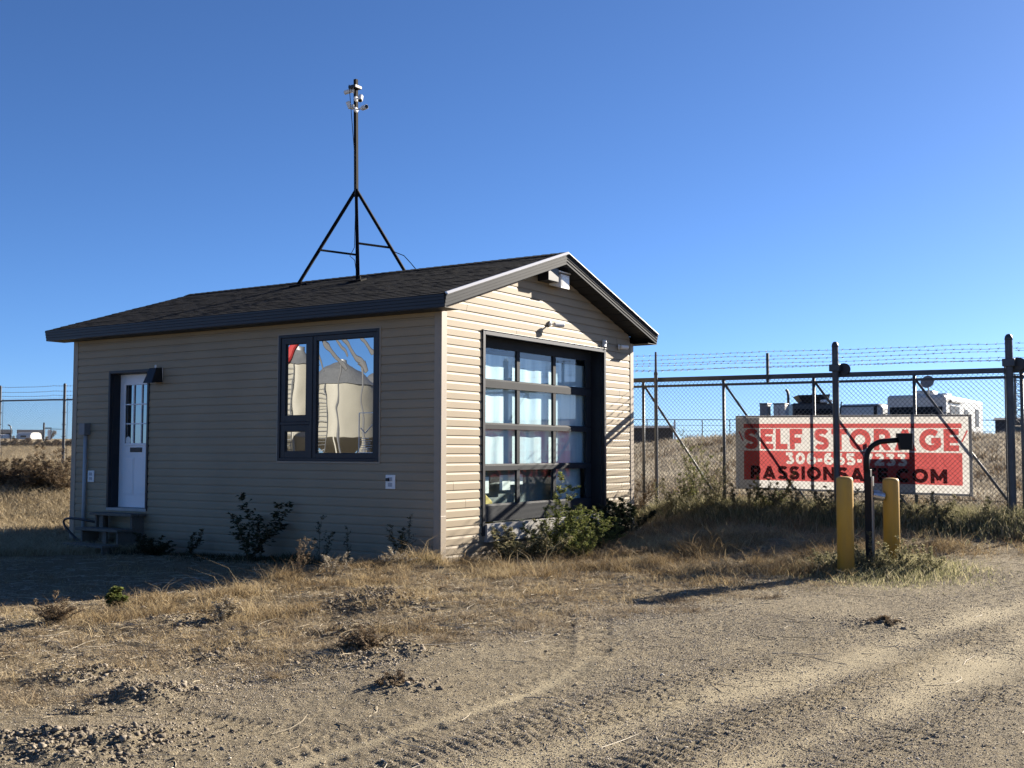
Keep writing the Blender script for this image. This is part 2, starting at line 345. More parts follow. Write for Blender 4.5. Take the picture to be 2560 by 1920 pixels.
house = root('small_office_building', 'small tan vinyl-sided building with dark shingled gable roof and glazed overhead door', 'building', (0, 0, 0))
PROF = [(0, .015), (.076, .0145), (.098, .0080), (.1075, .0078), (.1078, -.006), (S, -.006)]
def siding(mb, pt, z0, z1, lim, openings):                         # pt(a, out, z) -> world point
    k0 = math.floor((z0-0.0)/S - 1); z = k0*S
    rnd = random.Random(3)
    while z < z1:
        joints = sorted(rnd.uniform(0, 8) for _ in range(2))
        zs = sorted({z+q for q, _ in PROF} | {e for o in openings for e in o[2:4] if z < e < z+S} | {e for e in (z0, z1) if z < e < z+S})
        for za, zb in zip(zs[:-1], zs[1:]):
            zm = (za+zb)/2
            if zb-za < 1e-6 or zm < z0 or zm > z1: continue
            oa, ob = (np.interp(q-z, [p[0] for p in PROF], [p[1] for p in PROF]) for q in (za+1e-7, zb-1e-7))
            la, lb = lim(za), lim(zb)
            if la[1]-la[0] < 1e-3: continue
            cuts = sorted((o[0], o[1]) for o in openings if o[2] < zm < o[3]); segs = []; s0 = None
            for c in cuts: segs.append((s0, c[0])); s0 = c[1]
            segs.append((s0, None))
            for p, q in segs:
                a0, a1 = (la[0] if p is None else p), (la[1] if q is None else q); b0, b1 = (lb[0] if p is None else p), (lb[1] if q is None else q)
                if a1-a0 < 1e-3: continue
                xs = [0.0] + [ (j-a0)/(a1-a0) for j in joints if a0+.1 < la[0]+j < a1-.1 and 0 < (j-a0)/(a1-a0) < 1] + [1.0]
                for i, (f, g) in enumerate(zip(xs[:-1], xs[1:])):
                    e = .0012*(i % 2)
                    sm_ = .003 if i < len(xs)-2 else 0; mb.quad(pt(a0+(a1-a0)*f, oa+e, za), pt(a0+(a1-a0)*g-sm_, oa+e, za), pt(b0+(b1-b0)*g-sm_, ob+e, zb), pt(b0+(b1-b0)*f, ob+e, zb))
                if abs(za-z) < 1e-6:                               # the underside of the butt edge
                    mb.quad(pt(a0, -.006, za), pt(a1, -.006, za), pt(a1, .015, za), pt(a0, .015, za))
        z += S
WIN = (-2.78, -.98, 1.262, 2.985); MD = (-6.425, -5.485, .50, 2.625); GD = (.905, 4.195, .30, 2.978)
flat = lambda a, b: (lambda z: (a, b))
gab = lambda z: (max(.088, RY-(4.045-z)/SL), min(W-.088, RY+(4.045-z)/SL))
mb = MB(); siding(mb, lambda a, o, z: (a, -o, z), -.3, 3.142, flat(-L+.088, -.088), [WIN, MD]); wall_l = mb.build('wall', m_tan, house)
tag(wall_l, 'shaded long tan wall with door and window')
mb = MB(); siding(mb, lambda a, o, z: (o, a, z), -.3, 4.04, gab, [GD]); wall_g = mb.build('wall', m_tan, house); tag(wall_g, 'sunlit tan gable wall with overhead door')
mb = MB(); siding(mb, lambda a, o, z: (a, W+o, z), -.3, 3.142, flat(-L+.088, -.088), []); mb.build('wall', m_tan, house)
mb = MB(); siding(mb, lambda a, o, z: (-L-o, a, z), -.3, 4.04, gab, []); mb.build('wall', m_tan, house)
for cx, sx in ((0, 1), (-L, -1)):
    for cy, sy in ((0, -1), (W, 1)):
        mb = MB()
        for za, zb, e in ((-.3, .60, .0015), (.598, 3.142, 0)):
            o = .022+e
            x = sorted((cx, cx+sx*o)); y = sorted((cy+sy*o, cy-sy*.09)); mb.box(x[0], x[1], y[0], y[1], za, zb)
            x = sorted((cx, cx-sx*.09)); y = sorted((cy, cy+sy*o)); mb.box(x[0], x[1], y[0], y[1], za, zb)
        mb.build('corner_trim', m_trim, house, bevel=.003)
mb = MB(); mb.box(-L+.02, -.02, .02, W-.02, .40, .42); mb.build('floor_slab', mat('bare concrete', (.3, .29, .27), .9, var=.15), house)

# roof: deck, shingles laid course by course, ridge caps, fascia, soffit
OV = .30; EY = -.33; Z_E = 3.30; ZR = Z_E + (RY-EY)*SL; XR0, XR1 = -L-OV, OV
roofm = MB()
yl = 2*RY-EY
roofm.add([(XR0, EY, Z_E), (XR1, EY, Z_E), (XR1, RY, ZR), (XR0, RY, ZR), (XR1, yl, Z_E), (XR0, yl, Z_E)], [(0, 1, 2, 3), (3, 2, 4, 5)])
rnd = random.Random(11)
for side in (-1, 1):
    n = 21; ex = (RY-EY+.015)/n
    up = np.array([0, -side, SL]); up /= np.linalg.norm(up); nrm = np.array([0, side*SL, 1]); nrm /= np.linalg.norm(nrm)
    for k in range(n):
        x = XR0-.015-rnd.uniform(0, .2); ya = (EY-.015+k*ex) if side < 0 else yl+.015-k*ex
        while x < XR1+.012:
            wd = rnd.choice((.12, .17, .22, .3)); x1 = min(x+wd, XR1+.012); x0_ = max(x, XR0-.012)
            if x1-x0_ > .02:
                th = rnd.choice((.004, .004, .007)); dz = ya if side < 0 else yl-(ya-EY)
                zb = Z_E + ((ya-EY) if side < 0 else (yl-ya))*SL; lo = np.array([0, ya, zb]); hi = lo + up*(ex*1.15)
                j = rnd.uniform(-.004, .004); lo = lo + up*j
                p = [lo+nrm*.001, lo+nrm*(.004+th), hi+nrm*.003]
                vs = [np.array([xx, q[1], q[2]]) for xx in (x0_, x1-.003) for q in p]
                roofm.add(vs, [(0, 1, 4, 3), (1, 2, 5, 4), (0, 2, 1), (3, 4, 5)])
            x += wd
x = XR0
while x < XR1:
    x1 = min(x+.15, XR1+.012)
    for sg in (-1, 1):
        d = np.array([0, sg*.13, -.13*SL]); roofm.quad((x, RY, ZR+.024), (x1, RY, ZR+.018), np.array((x1, RY, ZR+.012))+d, np.array((x, RY, ZR+.018))+d)
    x += .15
roof = roofm.build('roof', m_sh, house)
rib = [(0, 0), (.002, .004), (.002, .040), (.010, .044), (.010, .080), (.018, .084), (.018, .120), (.026, .124), (.026, .152)]
for yy, sg in ((EY, -1), (yl, 1)):
    mb = MB(); mb.sweep((XR0, yy, 3.142), (XR1, yy, 3.142), (0, sg, 0), (0, 0, 1), rib + [(0, .152)], True)
    mb.build('fascia', m_dark, roof)
for xx, sg in ((XR1, 1), (XR0, -1)):
    for yy, s2 in ((EY, 1), (yl, -1)):
        mb = MB(); p0 = np.array((xx, yy, 3.142)); p1 = np.array((xx, RY, 3.142+(RY-EY)*SL)); u_ = np.array((0, 0, 1.0))
        mb.sweep(p0, p1, (sg, 0, 0), u_, rib + [(0, .152)], True); mb.build('fascia', m_rake, roof)
        if sg < 0: continue
        mb = MB(); mb.sweep(p0, p1, (sg, 0, 0), u_, [(.002, .1545), (.028, .1545), (.046, .146), (.048, .150), (.026, .180), (.002, .180)], True)
        mb.build('drip_edge', mat('bright drip edge metal', (.62, .62, .62), .35, metal=.4), roof)
mb = MB()
mb.box(XR0+.002, XR1-.002, EY+.002, -.003, 3.136, 3.142); mb.box(XR0+.002, XR1-.002, W+.003, yl-.002, 3.136, 3.142)
for x0_, x1 in ((.004, XR1-.002), (XR0+.002, -L-.004)):
    for sg in (-1, 1):
        ya = EY+.004 if sg < 0 else yl-.004; za = 3.144
        n = 12
        for i in range(n):                                         # v-grooved soffit boards
            f, g = i/n, (i+.93)/n; y0_, y1 = ya+(RY-ya)*f, ya+(RY-ya)*g; z0_, z1 = za+abs(y0_-ya)*SL, za+abs(y1-ya)*SL
            mb.hexa([(x0_, y0_, z0_), (x1, y0_, z0_), (x0_, y1, z1), (x1, y1, z1), (x0_, y0_, z0_+.006), (x1, y0_, z0_+.006), (x0_, y1, z1+.006), (x1, y1, z1+.006)])
        mb.quad((x0_, ya, za+.02), (x1, ya, za+.02), (x1, RY, za+.02+(abs(RY-ya))*SL), (x0_, RY, za+.02+abs(RY-ya)*SL))
mb.build('soffit', m_sof, roof)

# overhead door in its deep dark frame
def frame_mb(y0_, y1, z0_, z1, wd, fn):                            # fn(ya, yb, za, zb) -> box; jambs full height, head between
    fn(y0_, y0_+wd, z0_, z1); fn(y1-wd, y1, z0_, z1); fn(y0_+wd, y1-wd, z1-wd, z1)
DX = -.20; GY0, GY1 = .965, 4.14
mb = MB(); y0_, y1, z0_, z1 = GD
bx = lambda a, b, c, d: mb.box(-.02, .032, a, b, c, d)
frame_mb(.868, 4.200, .30, 2.982, .055, bx)
mb.box(-.02, .040, .862, 4.206, 2.982, 2.992)
for a, b in ((.923, .968), (4.137, 4.145)): mb.box(DX-.06, -.022, a, b, .30, 2.97)
mb.box(DX-.06, -.022, .968, 4.137, 2.945, 2.97)
fr = mb.build('door_frame', m_dark, house, bevel=.003); tag(fr, 'dark metal surround of the overhead door')
m_rail = mat('anodised door rail', (.030, .034, .040), .6, var=.1, scale=4, spec=.08)
od = MB(); rows = [(.69, 1.14), (1.229, 1.70), (1.785, 2.257), (2.379, 2.80)]; c0 = 1.135; cw = .903; st = .074
cols = [(c0+i*(cw+st), c0+i*(cw+st)+cw) for i in range(3)]
zz = [(.455, .69)] + [(rows[i][1], rows[i+1][0]) for i in range(3)] + [(2.80, 2.944)]
for i, (za, zb) in enumerate(zz):
    od.box(DX-.045, DX, .97, 4.135, za, zb-.026 if i < 4 else zb)
    if i < 4: od.sweep((0, .972, zb-.026), (0, 4.133, zb-.026), (1, 0, 0), (0, 0, 1), [(DX-.045, 0), (DX, 0), (DX-.022, .026), (DX-.045, .026)], True)
xs = [.97] + [e for c in cols for e in c] + [4.135]
for za, zb in rows:
    for i in range(0, 8, 2): od.box(DX-.044, DX-.006, xs[i], xs[i+1], za, zb)
odo = od.build('overhead_door', m_rail, house)
m_pane = glass_mat('clear door glass', (.93, .97, .98), .055)
for za, zb in rows:
    for a, b in cols:
        MB().box(DX-.030, DX-.024, a, b, za, zb).build('pane', m_pane, odo)
mb = MB(); mb.box(-.02, .06, .93, 4.17, .22, .452); mb.build('sill', mat('concrete door sill', (.34, .33, .31), .9, var=.2), house)

# plastic film and paper behind the glass of the overhead door
fm = bpy.data.materials.new('cloudy film'); fm.use_nodes = True; t = fm.node_tree; pb = t.nodes['Principled BSDF']; pb.inputs['Roughness'].default_value = .35
tc = t.nodes.new('ShaderNodeTexCoord')
mp = t.nodes.new('ShaderNodeMapping'); mp.inputs['Scale'].default_value = (1, 2.6, .35); t.links.new(tc.outputs['Object'], mp.inputs[0])
n = t.nodes.new('ShaderNodeTexNoise'); n.inputs['Scale'].default_value = 2.2; n.inputs['Detail'].default_value = 3; t.links.new(mp.outputs[0], n.inputs['Vector'])
cr = t.nodes.new('ShaderNodeValToRGB'); e = cr.color_ramp.elements; e[0].position = .36; e[0].color = (.44, .57, .635, 1); e[1].position = .6; e[1].color = (.66, .75, .755, 1)
e2 = e.new(.47); e2.color = (.52, .65, .69, 1)
t.links.new(n.outputs[0], cr.inputs[0]); t.links.new(cr.outputs[0], pb.inputs['Base Color'])
ys = np.linspace(1.02, 4.10, 130); mb = MB()
def fold(y): return -.285 + .005*math.sin(y*7) + .003*math.sin(y*19+1)
for a, b in zip(ys[:-1], ys[1:]):
    za = 1.20 + .02*math.sin(a*5); zb = 1.20 + .02*math.sin(b*5)
    mb.quad((fold(a), a, za), (fold(b), b, zb), (fold(b), b, 2.72), (fold(a), a, 2.72))
cu = mb.build('plastic_film', fm); tag(MB().box(-.50, -.495, .99, 4.12, .43, 1.24).build('dusty_sheet', mat('grey green dusty sheet', (.20, .235, .22), .7, var=.35, scale=2.5)), 'dusty grey green sheet behind the bottom row of overhead door panes', 'sheet')
tag(cu, 'cloudy pale blue plastic film hanging behind the overhead door glass', 'plastic film')
for i, (a, b, za, zb, lb) in enumerate(((1.14, 1.52, .83, 1.05, 'pale paper sheet in the bottom left pane of the overhead door'), (1.80, 2.06, .86, 1.07, 'pale paper sheet beside the first stile of the overhead door'),
                                        (2.08, 2.40, .93, 1.07, 'pale paper sheet in the bottom middle pane of the overhead door'), (3.2, 4.06, .5, 1.16, 'white board behind the bottom right pane of the overhead door'))):
    o = MB().box(-.33-.01*i, -.325-.01*i, a, b, za, zb).build('paper_sheet' if i < 3 else 'white_board', fm if i == 3 else mat('white paper', (.72, .76, .72), .8)); tag(o, lb, 'paper' if i < 3 else 'board', 'sheets behind the door glass' if i < 3 else None)
m_yel = mat('yellow foam', (.62, .47, .12), .8, var=.1)
for i, (a, b, lb) in enumerate(((1.13, 1.30, 'yellow block at the left edge of the bottom left door pane'), (1.46, 1.66, 'yellow block near the middle of the bottom left door pane'))):
    mb = MB(); mb.hexa([(-.45, a, .42), (-.34, a, .42), (-.45, b, .42), (-.34, b, .42), (-.45, a, .82), (-.34, a, .82), (-.45, b-.03, .78), (-.34, b-.03, .76-.05*i)])
    tag(mb.build('foam_block', m_yel, bevel=.01), lb, 'foam block', 'yellow blocks behind the door glass')

# man door
mb = MB(); x0_, x1, z0_, z1 = MD
fx = lambda a, b, c, d: mb.box(a, b, -.030, .02, c, d)
frame_mb(-6.43, -5.478, .50, 2.632, .04, fx)
for a, b in ((-6.392, -6.385), (-5.525, -5.518)): mb.box(a, b, .022, .20, .50, 2.60)
mb.box(-6.385, -5.525, .022, .20, 2.585, 2.60)
mb.build('door_frame', m_dark, house, bevel=.002)
MB().box(-6.42, -5.49, -.035, .20, .485, .528).build('door_sill', mat('grey door sill', (.33, .32, .3), .6, var=.1), house, bevel=.004)
DY = .16; door = MB()
gx0, gx1, gz0, gz1 = -6.245, -5.685, 1.516, 2.416
door.box(-6.384, gx0, DY, DY+.04, .531, 2.582); door.box(gx1, -5.527, DY, DY+.04, .531, 2.582); door.box(gx0, gx1, DY, DY+.04, .531, gz0); door.box(gx0, gx1, DY, DY+.04, gz1, 2.582)
for a, b in ((-6.30, -6.02), (-5.92, -5.63)):                        # raised panels below the light
    for e_, h_ in ((0, .006), (.022, .011)): door.box(a+e_, b-e_, DY-h_, DY-.0005, .72+e_, 1.30-e_)
dr = door.build('door', m_white, house, bevel=.004)
mb = MB(); mb.box(gx0-.035, gx0, DY-.012, DY+.02, gz0-.035, gz1+.035); mb.box(gx1, gx1+.035, DY-.012, DY+.02, gz0-.035, gz1+.035)
mb.box(gx0, gx1, DY-.012, DY+.02, gz0-.035, gz0); mb.box(gx0, gx1, DY-.012, DY+.02, gz1, gz1+.035)
for i in (1, 2):
    xx = gx0+(gx1-gx0)*i/3; mb.box(xx-.009, xx+.009, DY-.004, DY+.012, gz0, gz1)
    zc = gz0+(gz1-gz0)*i/3; mb.box(gx0, gx1, DY-.0035, DY+.0115, zc-.009, zc+.009)
mb.build('window_grid', m_white, dr, bevel=.002)
MB().box(gx0, gx1, DY+.014, DY+.018, gz0, gz1).build('pane', glass_mat('door light glass', (1, 1, 1), .30, (.01, .012, .014), .0005, 3), dr)
mb = MB(); mb.box(-6.115, -5.84, DY-.010, DY-.001, 1.378, 1.45); mb.box(-6.095, -5.86, DY-.014, DY-.0105, 1.39, 1.437); mb.build('mail_slot', m_black, dr, bevel=.002)
mb = MB(); mb.lathe((-5.59, DY-.002, 1.40), [(.03, 0), (.03, .008), (.012, .01), (.012, .04), (.028, .05), (.03, .07), (.02, .08)], 12, (0, -1, 0)); mb.build('handle', mat('satin nickel', (.5, .48, .45), .3, metal=1), dr, smooth=True)
mb = MB(); mb.lathe((-6.19, DY+.013, 1.56), [(.06, 0), (.06, .003), (.03, .004)], 14, (0, -1, 0)); st_ = mb.build('sticker', m_whitep, dr)

# picture window
mb = MB(); a, b, c, d = WIN
def ring(mb, x0_, x1, z0_, z1, wd, ya, yb):
    mb.box(x0_, x0_+wd, ya, yb, z0_, z1); mb.box(x1-wd, x1, ya, yb, z0_, z1); mb.box(x0_+wd, x1-wd, ya, yb, z0_, z0_+wd); mb.box(x0_+wd, x1-wd, ya, yb, z1-wd, z1)
ring(mb, a, b, c, d, .042, -.030, .05)
mb.box(-2.187, -2.145, -.026, .05, c+.042, d-.042); mb.box(a+.042, -2.187, -.026, .05, 1.752, 1.792)
wf = mb.build('window', m_dark, house, bevel=.004)
mb = MB(); ring(mb, a-.022, b+.022, c-.022, d+.022, .021, -.024, .0); mb.build('window_trim', m_trim, house)
m_wg = glass_mat('coated window glass', (.9, .95, 1), .42, (.012, .014, .015), .0008, 2.4)
for x0_, x1, z0_, z1, wd in ((-2.737, -2.188, 1.793, 2.942, .085), (-2.737, -2.188, 1.305, 1.751, .085), (-2.144, -1.023, 1.305, 2.942, .062)):
    mb = MB(); ring(mb, x0_, x1, z0_, z1, wd, -.016, .03); ring(mb, x0_+wd-.006, x1-wd+.006, z0_+wd-.006, z1-wd+.006, .014, -.004, .028)
    s_ = mb.build('sash', m_dark, wf, bevel=.003)
    MB().box(x0_+wd, x1-wd, .012, .018, z0_+wd, z1-wd).build('pane', m_wg, wf)
nt_ = root('window_notice', 'white rounded notice sheet stuck inside the big window pane, lower right', 'notice', (-1.24, .011, 1.62))
mb = MB(); x0_, x1, z0_, z1 = -1.345, -1.09, 1.372, 1.90
ring(mb, x0_, x1, z0_, z1, .010, .0075, .0115); mb.build('border', m_whitep, nt_)
mb = MB()
for k, wds in enumerate((.16, .2, .2, .18, .2, .15)): mb.box(x0_+.025, x0_+.025+wds, .009, .0112, 1.41+.03*k, 1.417+.03*k)
mb.bar((x0_+.03, .010, 1.70), (x0_+.11, .010, 1.63), .012, .002, (0, 1, 0)); mb.bar((x0_+.11, .010, 1.63), (x0_+.23, .010, 1.74), .012, .002, (0, 1, 0))
mb.build('faded_print', mat('faded grey print', (.45, .45, .45), .6), nt_)

# flood light, cameras, lamp, outlets, conduit
fl = root('flood_light', 'white square flood light under the gable peak on a dark box', 'light fixture', (.0, 2.55, 3.85))
mb = MB(); mb.box(.02, .20, 2.22, 2.50, 3.80, 4.00); mb.build('mount_box', m_dark, fl, bevel=.006)
mb = MB(); mb.hexa([(.03, 2.50, 3.78), (.20, 2.56, 3.73), (.03, 2.80, 3.78), (.20, 2.80, 3.73), (.03, 2.56, 3.93), (.20, 2.56, 3.93), (.03, 2.80, 3.93), (.20, 2.80, 3.93)]); hs = mb.build('housing', m_whitep, fl, bevel=.006)
mb = MB(); mb.box(.201, .204, 2.585, 2.775, 3.76, 3.91)
mb.build('lens', mat('ribbed lens', (.6, .6, .56), .15, var=.2, scale=40), fl)
mb = MB(); mb.box(.10, .2, 2.50, 2.85, 3.955, 3.972); mb.bar((.12, 2.68, 3.96), (.1, 2.68, 4.0), .03); mb.build('bracket', m_whitep, fl)

def bullet_cam(name, label, base, mount, direc, length=.15, r=.032, group='security cameras'):   # wall plate, arm, body with visor
    base = np.array(base, float); mount = np.array(mount, float); d = np.array(direc, float); d /= np.linalg.norm(d)
    k = root(name, label, 'security camera', tuple(base), 0, group)
    nrm = mount/np.linalg.norm(mount)
    MB().lathe(base, [(.045, 0), (.045, .014), (.03, .026)], 14, nrm).build('mount_plate', m_whitep, k, smooth=False)
    e_ = base + mount
    MB().tube([base+nrm*.02, e_], .012, 8).build('arm', m_whitep, k)
    b0 = e_ - d*length*.35; 
    o = MB().lathe(b0, [(r*.6, 0), (r, .01), (r, length-.006), (r*.9, length)], 14, d).build('housing', m_whitep, k)
    MB().lathe(b0+d*(length-.001), [(r*.75, 0), (r*.75, .004), (r*.3, .004)], 12, d).build('lens', m_black, k)
    return k
bullet_cam('security_camera', 'white bullet camera above the middle of the overhead door', (.016, 2.55, 3.225), (.11, .03, -.02), (.35, 1, .02), .18)
bullet_cam('security_camera', 'white bullet camera at the top right corner of the gable wall', (.016, 4.63, 3.05), (.07, .03, -.0), (.25, 1, 0.02), .17)
sn = root('wall_sensor', 'small white sensor box right of the door head under the eave', 'sensor', (.016, 4.16, 3.06))
MB().box(.016, .06, 4.10, 4.17, 3.01, 3.12).build('housing', m_whitep, sn, bevel=.006); MB().box(.061, .075, 4.115, 4.155, 3.06, 3.10).build('lens', mat('grey lens', (.3, .3, .3), .2), sn, bevel=.003)
MB().tube([(.04, 4.135, 3.01), (.04, 4.13, 2.96)], .004, 6).build('cable', m_black, sn)
lp = root('wall_lamp', 'black wall pack lamp beside the white door', 'lamp', (-5.25, -.015, 2.53))
mb = MB(); mb.hexa([(-5.36, -.24, 2.40), (-5.16, -.24, 2.40), (-5.36, -.03, 2.42), (-5.16, -.03, 2.42), (-5.34, -.14, 2.63), (-5.18, -.14, 2.63), (-5.34, -.03, 2.64), (-5.18, -.03, 2.64)]); mb.build('housing', m_black, lp, bevel=.008)
MB().box(-5.34, -5.18, -.029, -.013, 2.42, 2.63).build('back_plate', m_whitep, lp, bevel=.003)
MB().lathe((-5.26, -.085, 2.63), [(.016, 0), (.016, .04), (.01, .05)], 8).build('photocell', m_whitep, lp)
def outlet(label, x, z):
    k = root('wall_outlet', label, 'outlet', (x, -.016, z), 0, 'outlets on the long wall')
    MB().box(-.078, .078, -.016, 0, -.09, .09).build('cover_plate', m_whitep, k, local=True, bevel=.006)
    for zz_ in (-.035, .035): MB().box(-.034, .034, -.022, -.0165, zz_-.024, zz_+.024).build('socket', mat('grey socket', (.35, .36, .38), .5), k, local=True, bevel=.004)
    return k
o1 = outlet('white outlet box on the long wall near the sunny corner, dark plug in it', -.776, 1.008)
MB().box(-.05, -.01, -.05, -.023, .01, .05).build('plug', m_black, o1, local=True, bevel=.006)
outlet('white outlet box on the long wall left of the door', -6.815, 1.0)
cp = root('electrical_conduit', 'grey conduit pipe with meter box at the far end of the long wall', 'conduit', (-6.95, -.05, 0))
MB().tube([(-6.945, -.055, -.12), (-6.935, -.055, 1.66)], .028, 10).build('pipe', mat('grey pvc', (.33, .35, .36), .5, var=.05), cp, smooth=True)
MB().box(-7.01, -6.865, -.13, -.016, 1.645, 1.825).build('junction_box', mat('grey steel box', (.17, .175, .18), .5), cp, bevel=.006)

# wooden steps
stp = root('wooden_steps', 'three weathered wooden steps below the white door', 'steps', (-6, -.3, -.1))
for yb, yf, zt in ((-.035, -.31, .462), (-.26, -.55, .245), (-.50, -.80, .03)):
    mb = MB(); m_ = (yb+yf)/2
    mb.box(-6.44, -5.46, m_+.004, yb, zt-.038, zt); mb.box(-6.45, -5.47, yf, m_-.004, zt-.036, zt+.002); mb.build('tread', m_wood, stp, bevel=.004)
for xx in (-6.38, -5.55):
    mb = MB(); mb.box(xx, xx+.038, -.26, -.04, -.3, .424); mb.box(xx+.001, xx+.037, -.50, -.262, -.3, .207); mb.box(xx+.0005, xx+.0375, -.76, -.502, -.3, -.008); mb.build('stringer', m_wood, stp, bevel=.003)
MB().box(-6.30, -6.21, -.24, -.20, -.2, .42).build('leg', m_wood, stp); MB().box(-5.90, -5.81, -.48, -.44, -.2, .205).build('leg', m_wood, stp)
pts = [(-6.45, -.15, .30)] + [(-6.45-.75*math.sin(q*math.pi/10)*1.0, -.2-.05*q/10, .30+.10*math.sin(q*math.pi/9)-.42*(q/10)**2) for q in range(1, 11)]
tag(MB().tube(pts, .018, 8).build('black_hose', m_black, smooth=True), 'black hose looping off the side of the wooden steps', 'hose')

# mast on the roof
m_mast = mat('rusty black steel', (.007, .006, .006), .75, var=.4, scale=8, spec=.1)
mast = root('camera_mast', 'black steel mast on four splayed legs straddling the roof ridge', 'mast', (-3.67, RY, ZR))
AX = np.array((-3.665, RY, 5.64)); TOP = np.array((-3.70, RY, 7.47))
rz = lambda y: Z_E + (y-EY)*SL if y < RY else Z_E + (yl-y)*SL
feet = [(-4.505, 2.10), (-3.02, 1.86), (-2.78, 2.83), (-4.20, 3.25)]
MB().bar(AX-(0, 0, .12), TOP, .052, .052, (0, 1, 0)).build('pole', m_mast, mast)
for fx_, fy_ in feet:
    f = np.array((fx_, fy_, rz(fy_)+.02)); MB().bar(AX, f, .045, .045).build('leg', m_mast, mast)
    mb = MB(); up = np.array((0, 1, SL if fy_ < RY else -SL)); mb.obox(f, ((1, 0, 0), up, np.cross((1, 0, 0), up)), (.13, .07, .012)); mb.bar(f+(.09, -.04, 0), f+(.09, -.04, .05), .02)
    mb.build('foot_plate', m_mast, mast)
pl = [AX+(np.array((fx_, fy_, rz(fy_)))-AX)*(AX[2]-4.66)/(AX[2]-rz(fy_)) for fx_, fy_ in feet]
for i in range(4):
    if i in (1, 3): MB().bar(pl[i], pl[(i+1) % 4], .03, .03).build('brace', m_mast, mast)
mb = MB(); mb.tube([(-3.62, 2.3, 7.3), (-3.63, 2.46, 6.2), (-3.62, 2.48, 5.2), (-3.56, 2.40, 4.66), (-3.62, 2.36, 4.52), (-3.50, 2.34, 4.44), (-3.55, 2.42, 4.34), (-3.6, 2.5, 4.28)], .006, 5)
mb.tube([(-2.98, 2.66, 4.58), (-2.80, 2.72, 4.50), (-2.72, 2.8, 4.38), (-2.62, 2.86, 4.24)], .007, 5); mb.build('cable', m_black, mast)
MB().box(-3.765, -3.61, 2.44, 2.60, 7.30, 7.35).build('junction_box', m_black, mast, bevel=.005)
G_ = 'security cameras'
bullet_cam('security_camera', 'white camera at the mast top pointing left', (-3.70, 2.515, 7.27), (-.08, -.03, .0), (-1, -.4, -.25), .13, .036)
bullet_cam('security_camera', 'white camera on the mast, upper of the two on its right side', (-3.67, 2.52, 7.13), (.12, -.02, 0), (.35, -.5, -.8), .13, .04)
bullet_cam('security_camera', 'white camera low on the left side of the mast head', (-3.71, 2.50, 7.0), (-.02, -.06, .0), (-.25, -.3, .9), .12, .036)
bullet_cam('security_camera', 'white camera reaching out lowest on the right side of the mast', (-3.67, 2.52, 6.95), (.19, -.02, .0), (1, -.35, -.06), .14, .04)

# ------------------------------------------------------------------ fence and gate
P0 = np.array((5.471, 6.533)); DU = np.array((1.0, -.029)); DU /= np.linalg.norm(DU); DN = np.array((-DU[1], DU[0]))
def fp(u, z, off=0.0): q = P0 + DU*u + DN*off; return np.array((q[0], q[1], z))
m_galv = mat('dark coated steel', (.055, .062, .072), .45, metal=.3, var=.25, scale=6)
m_galv2 = mat('galvanised steel', (.085, .09, .095), .5, metal=.2, var=.2, scale=6)
m_wire = mat('fence wire', (.10, .105, .11), .5, metal=.3)
def chain(mb, u0, u1, zb, zt, off=0.0, pitch=.0715, r=.0021, zfun=None):
    rd = random.Random(5)
    zf = zfun or (lambda u: 0.0)
    h = zt-zb
    for sgn in (1, -1):
        k = u0 - h - pitch
        while k < u1 + h + pitch:
            # line u = k + sgn*(z-zb)
            za, zc = 0.0, h
            def clip(za, zc):
                for lim_, lo in ((u0, True), (u1, False)):
                    zx = (lim_-k)/sgn
                    ua, uc = k+sgn*za, k+sgn*zc
                    ins = (lambda u: u >= lim_-1e-9) if lo else (lambda u: u <= lim_+1e-9)
                    if ins(ua) and ins(uc): continue
                    if not ins(ua) and not ins(uc): return None
                    if ins(ua): zc = zx
                    else: za = zx
                return (za, zc) if abs(zc-za) > .01 else None
            c_ = clip(za, zc)
            if c_:
                pa = [fp(k+sgn*q, zb+q+zf(k+sgn*q), off+.004*sgn + rd.uniform(-.003, .003)) for q in (c_[0], (c_[0]+c_[1])/2, c_[1])]
                mb.tube(pa, r, 3, False)
            k += pitch
    u = u0
    while u < u1:                                                  # twisted selvage along the top
        z = zt+zf(u); mb.tube([fp(u-.012, z-.01, off), fp(u, z+.018, off), fp(u+.014, z+.045, off)], r*.9, 3, False); mb.tube([fp(u+.012, z-.01, off), fp(u, z+.018, off), fp(u-.014, z+.045, off)], r*.9, 3, False)
        u += pitch
def barbed(mb, u0, u1, za, zb, off=0.0, sag=.03, r=.0024, span=3.0, seed=1):
    rd = random.Random(seed); n = max(2, int((u1-u0)/.25)); pts = []
    for i in range(n+1):
        u = u0+(u1-u0)*i/n; q = ((u-u0) % span)/span
        pts.append(fp(u, za+(zb-za)*i/n - sag*4*q*(1-q) + rd.uniform(-.004, .004), off + rd.uniform(-.006, .006)))
    mb.tube(pts, r, 4, False)
    u = u0+.05
    while u < u1:
        i = (u-u0)/(u1-u0)*n; j = min(int(i), n-1); p = pts[j]+(pts[j+1]-pts[j])*(i-j)
        for dx_, dz_ in ((.02, .022), (-.02, .022), (.008, -.02)): mb.bar(p-(dx_*.6, 0, dz_*.6), p+(dx_, 0, dz_), .0028)
        mb.bar(p-(.012, 0, 0), p+(.012, 0, 0), .008); u += .127
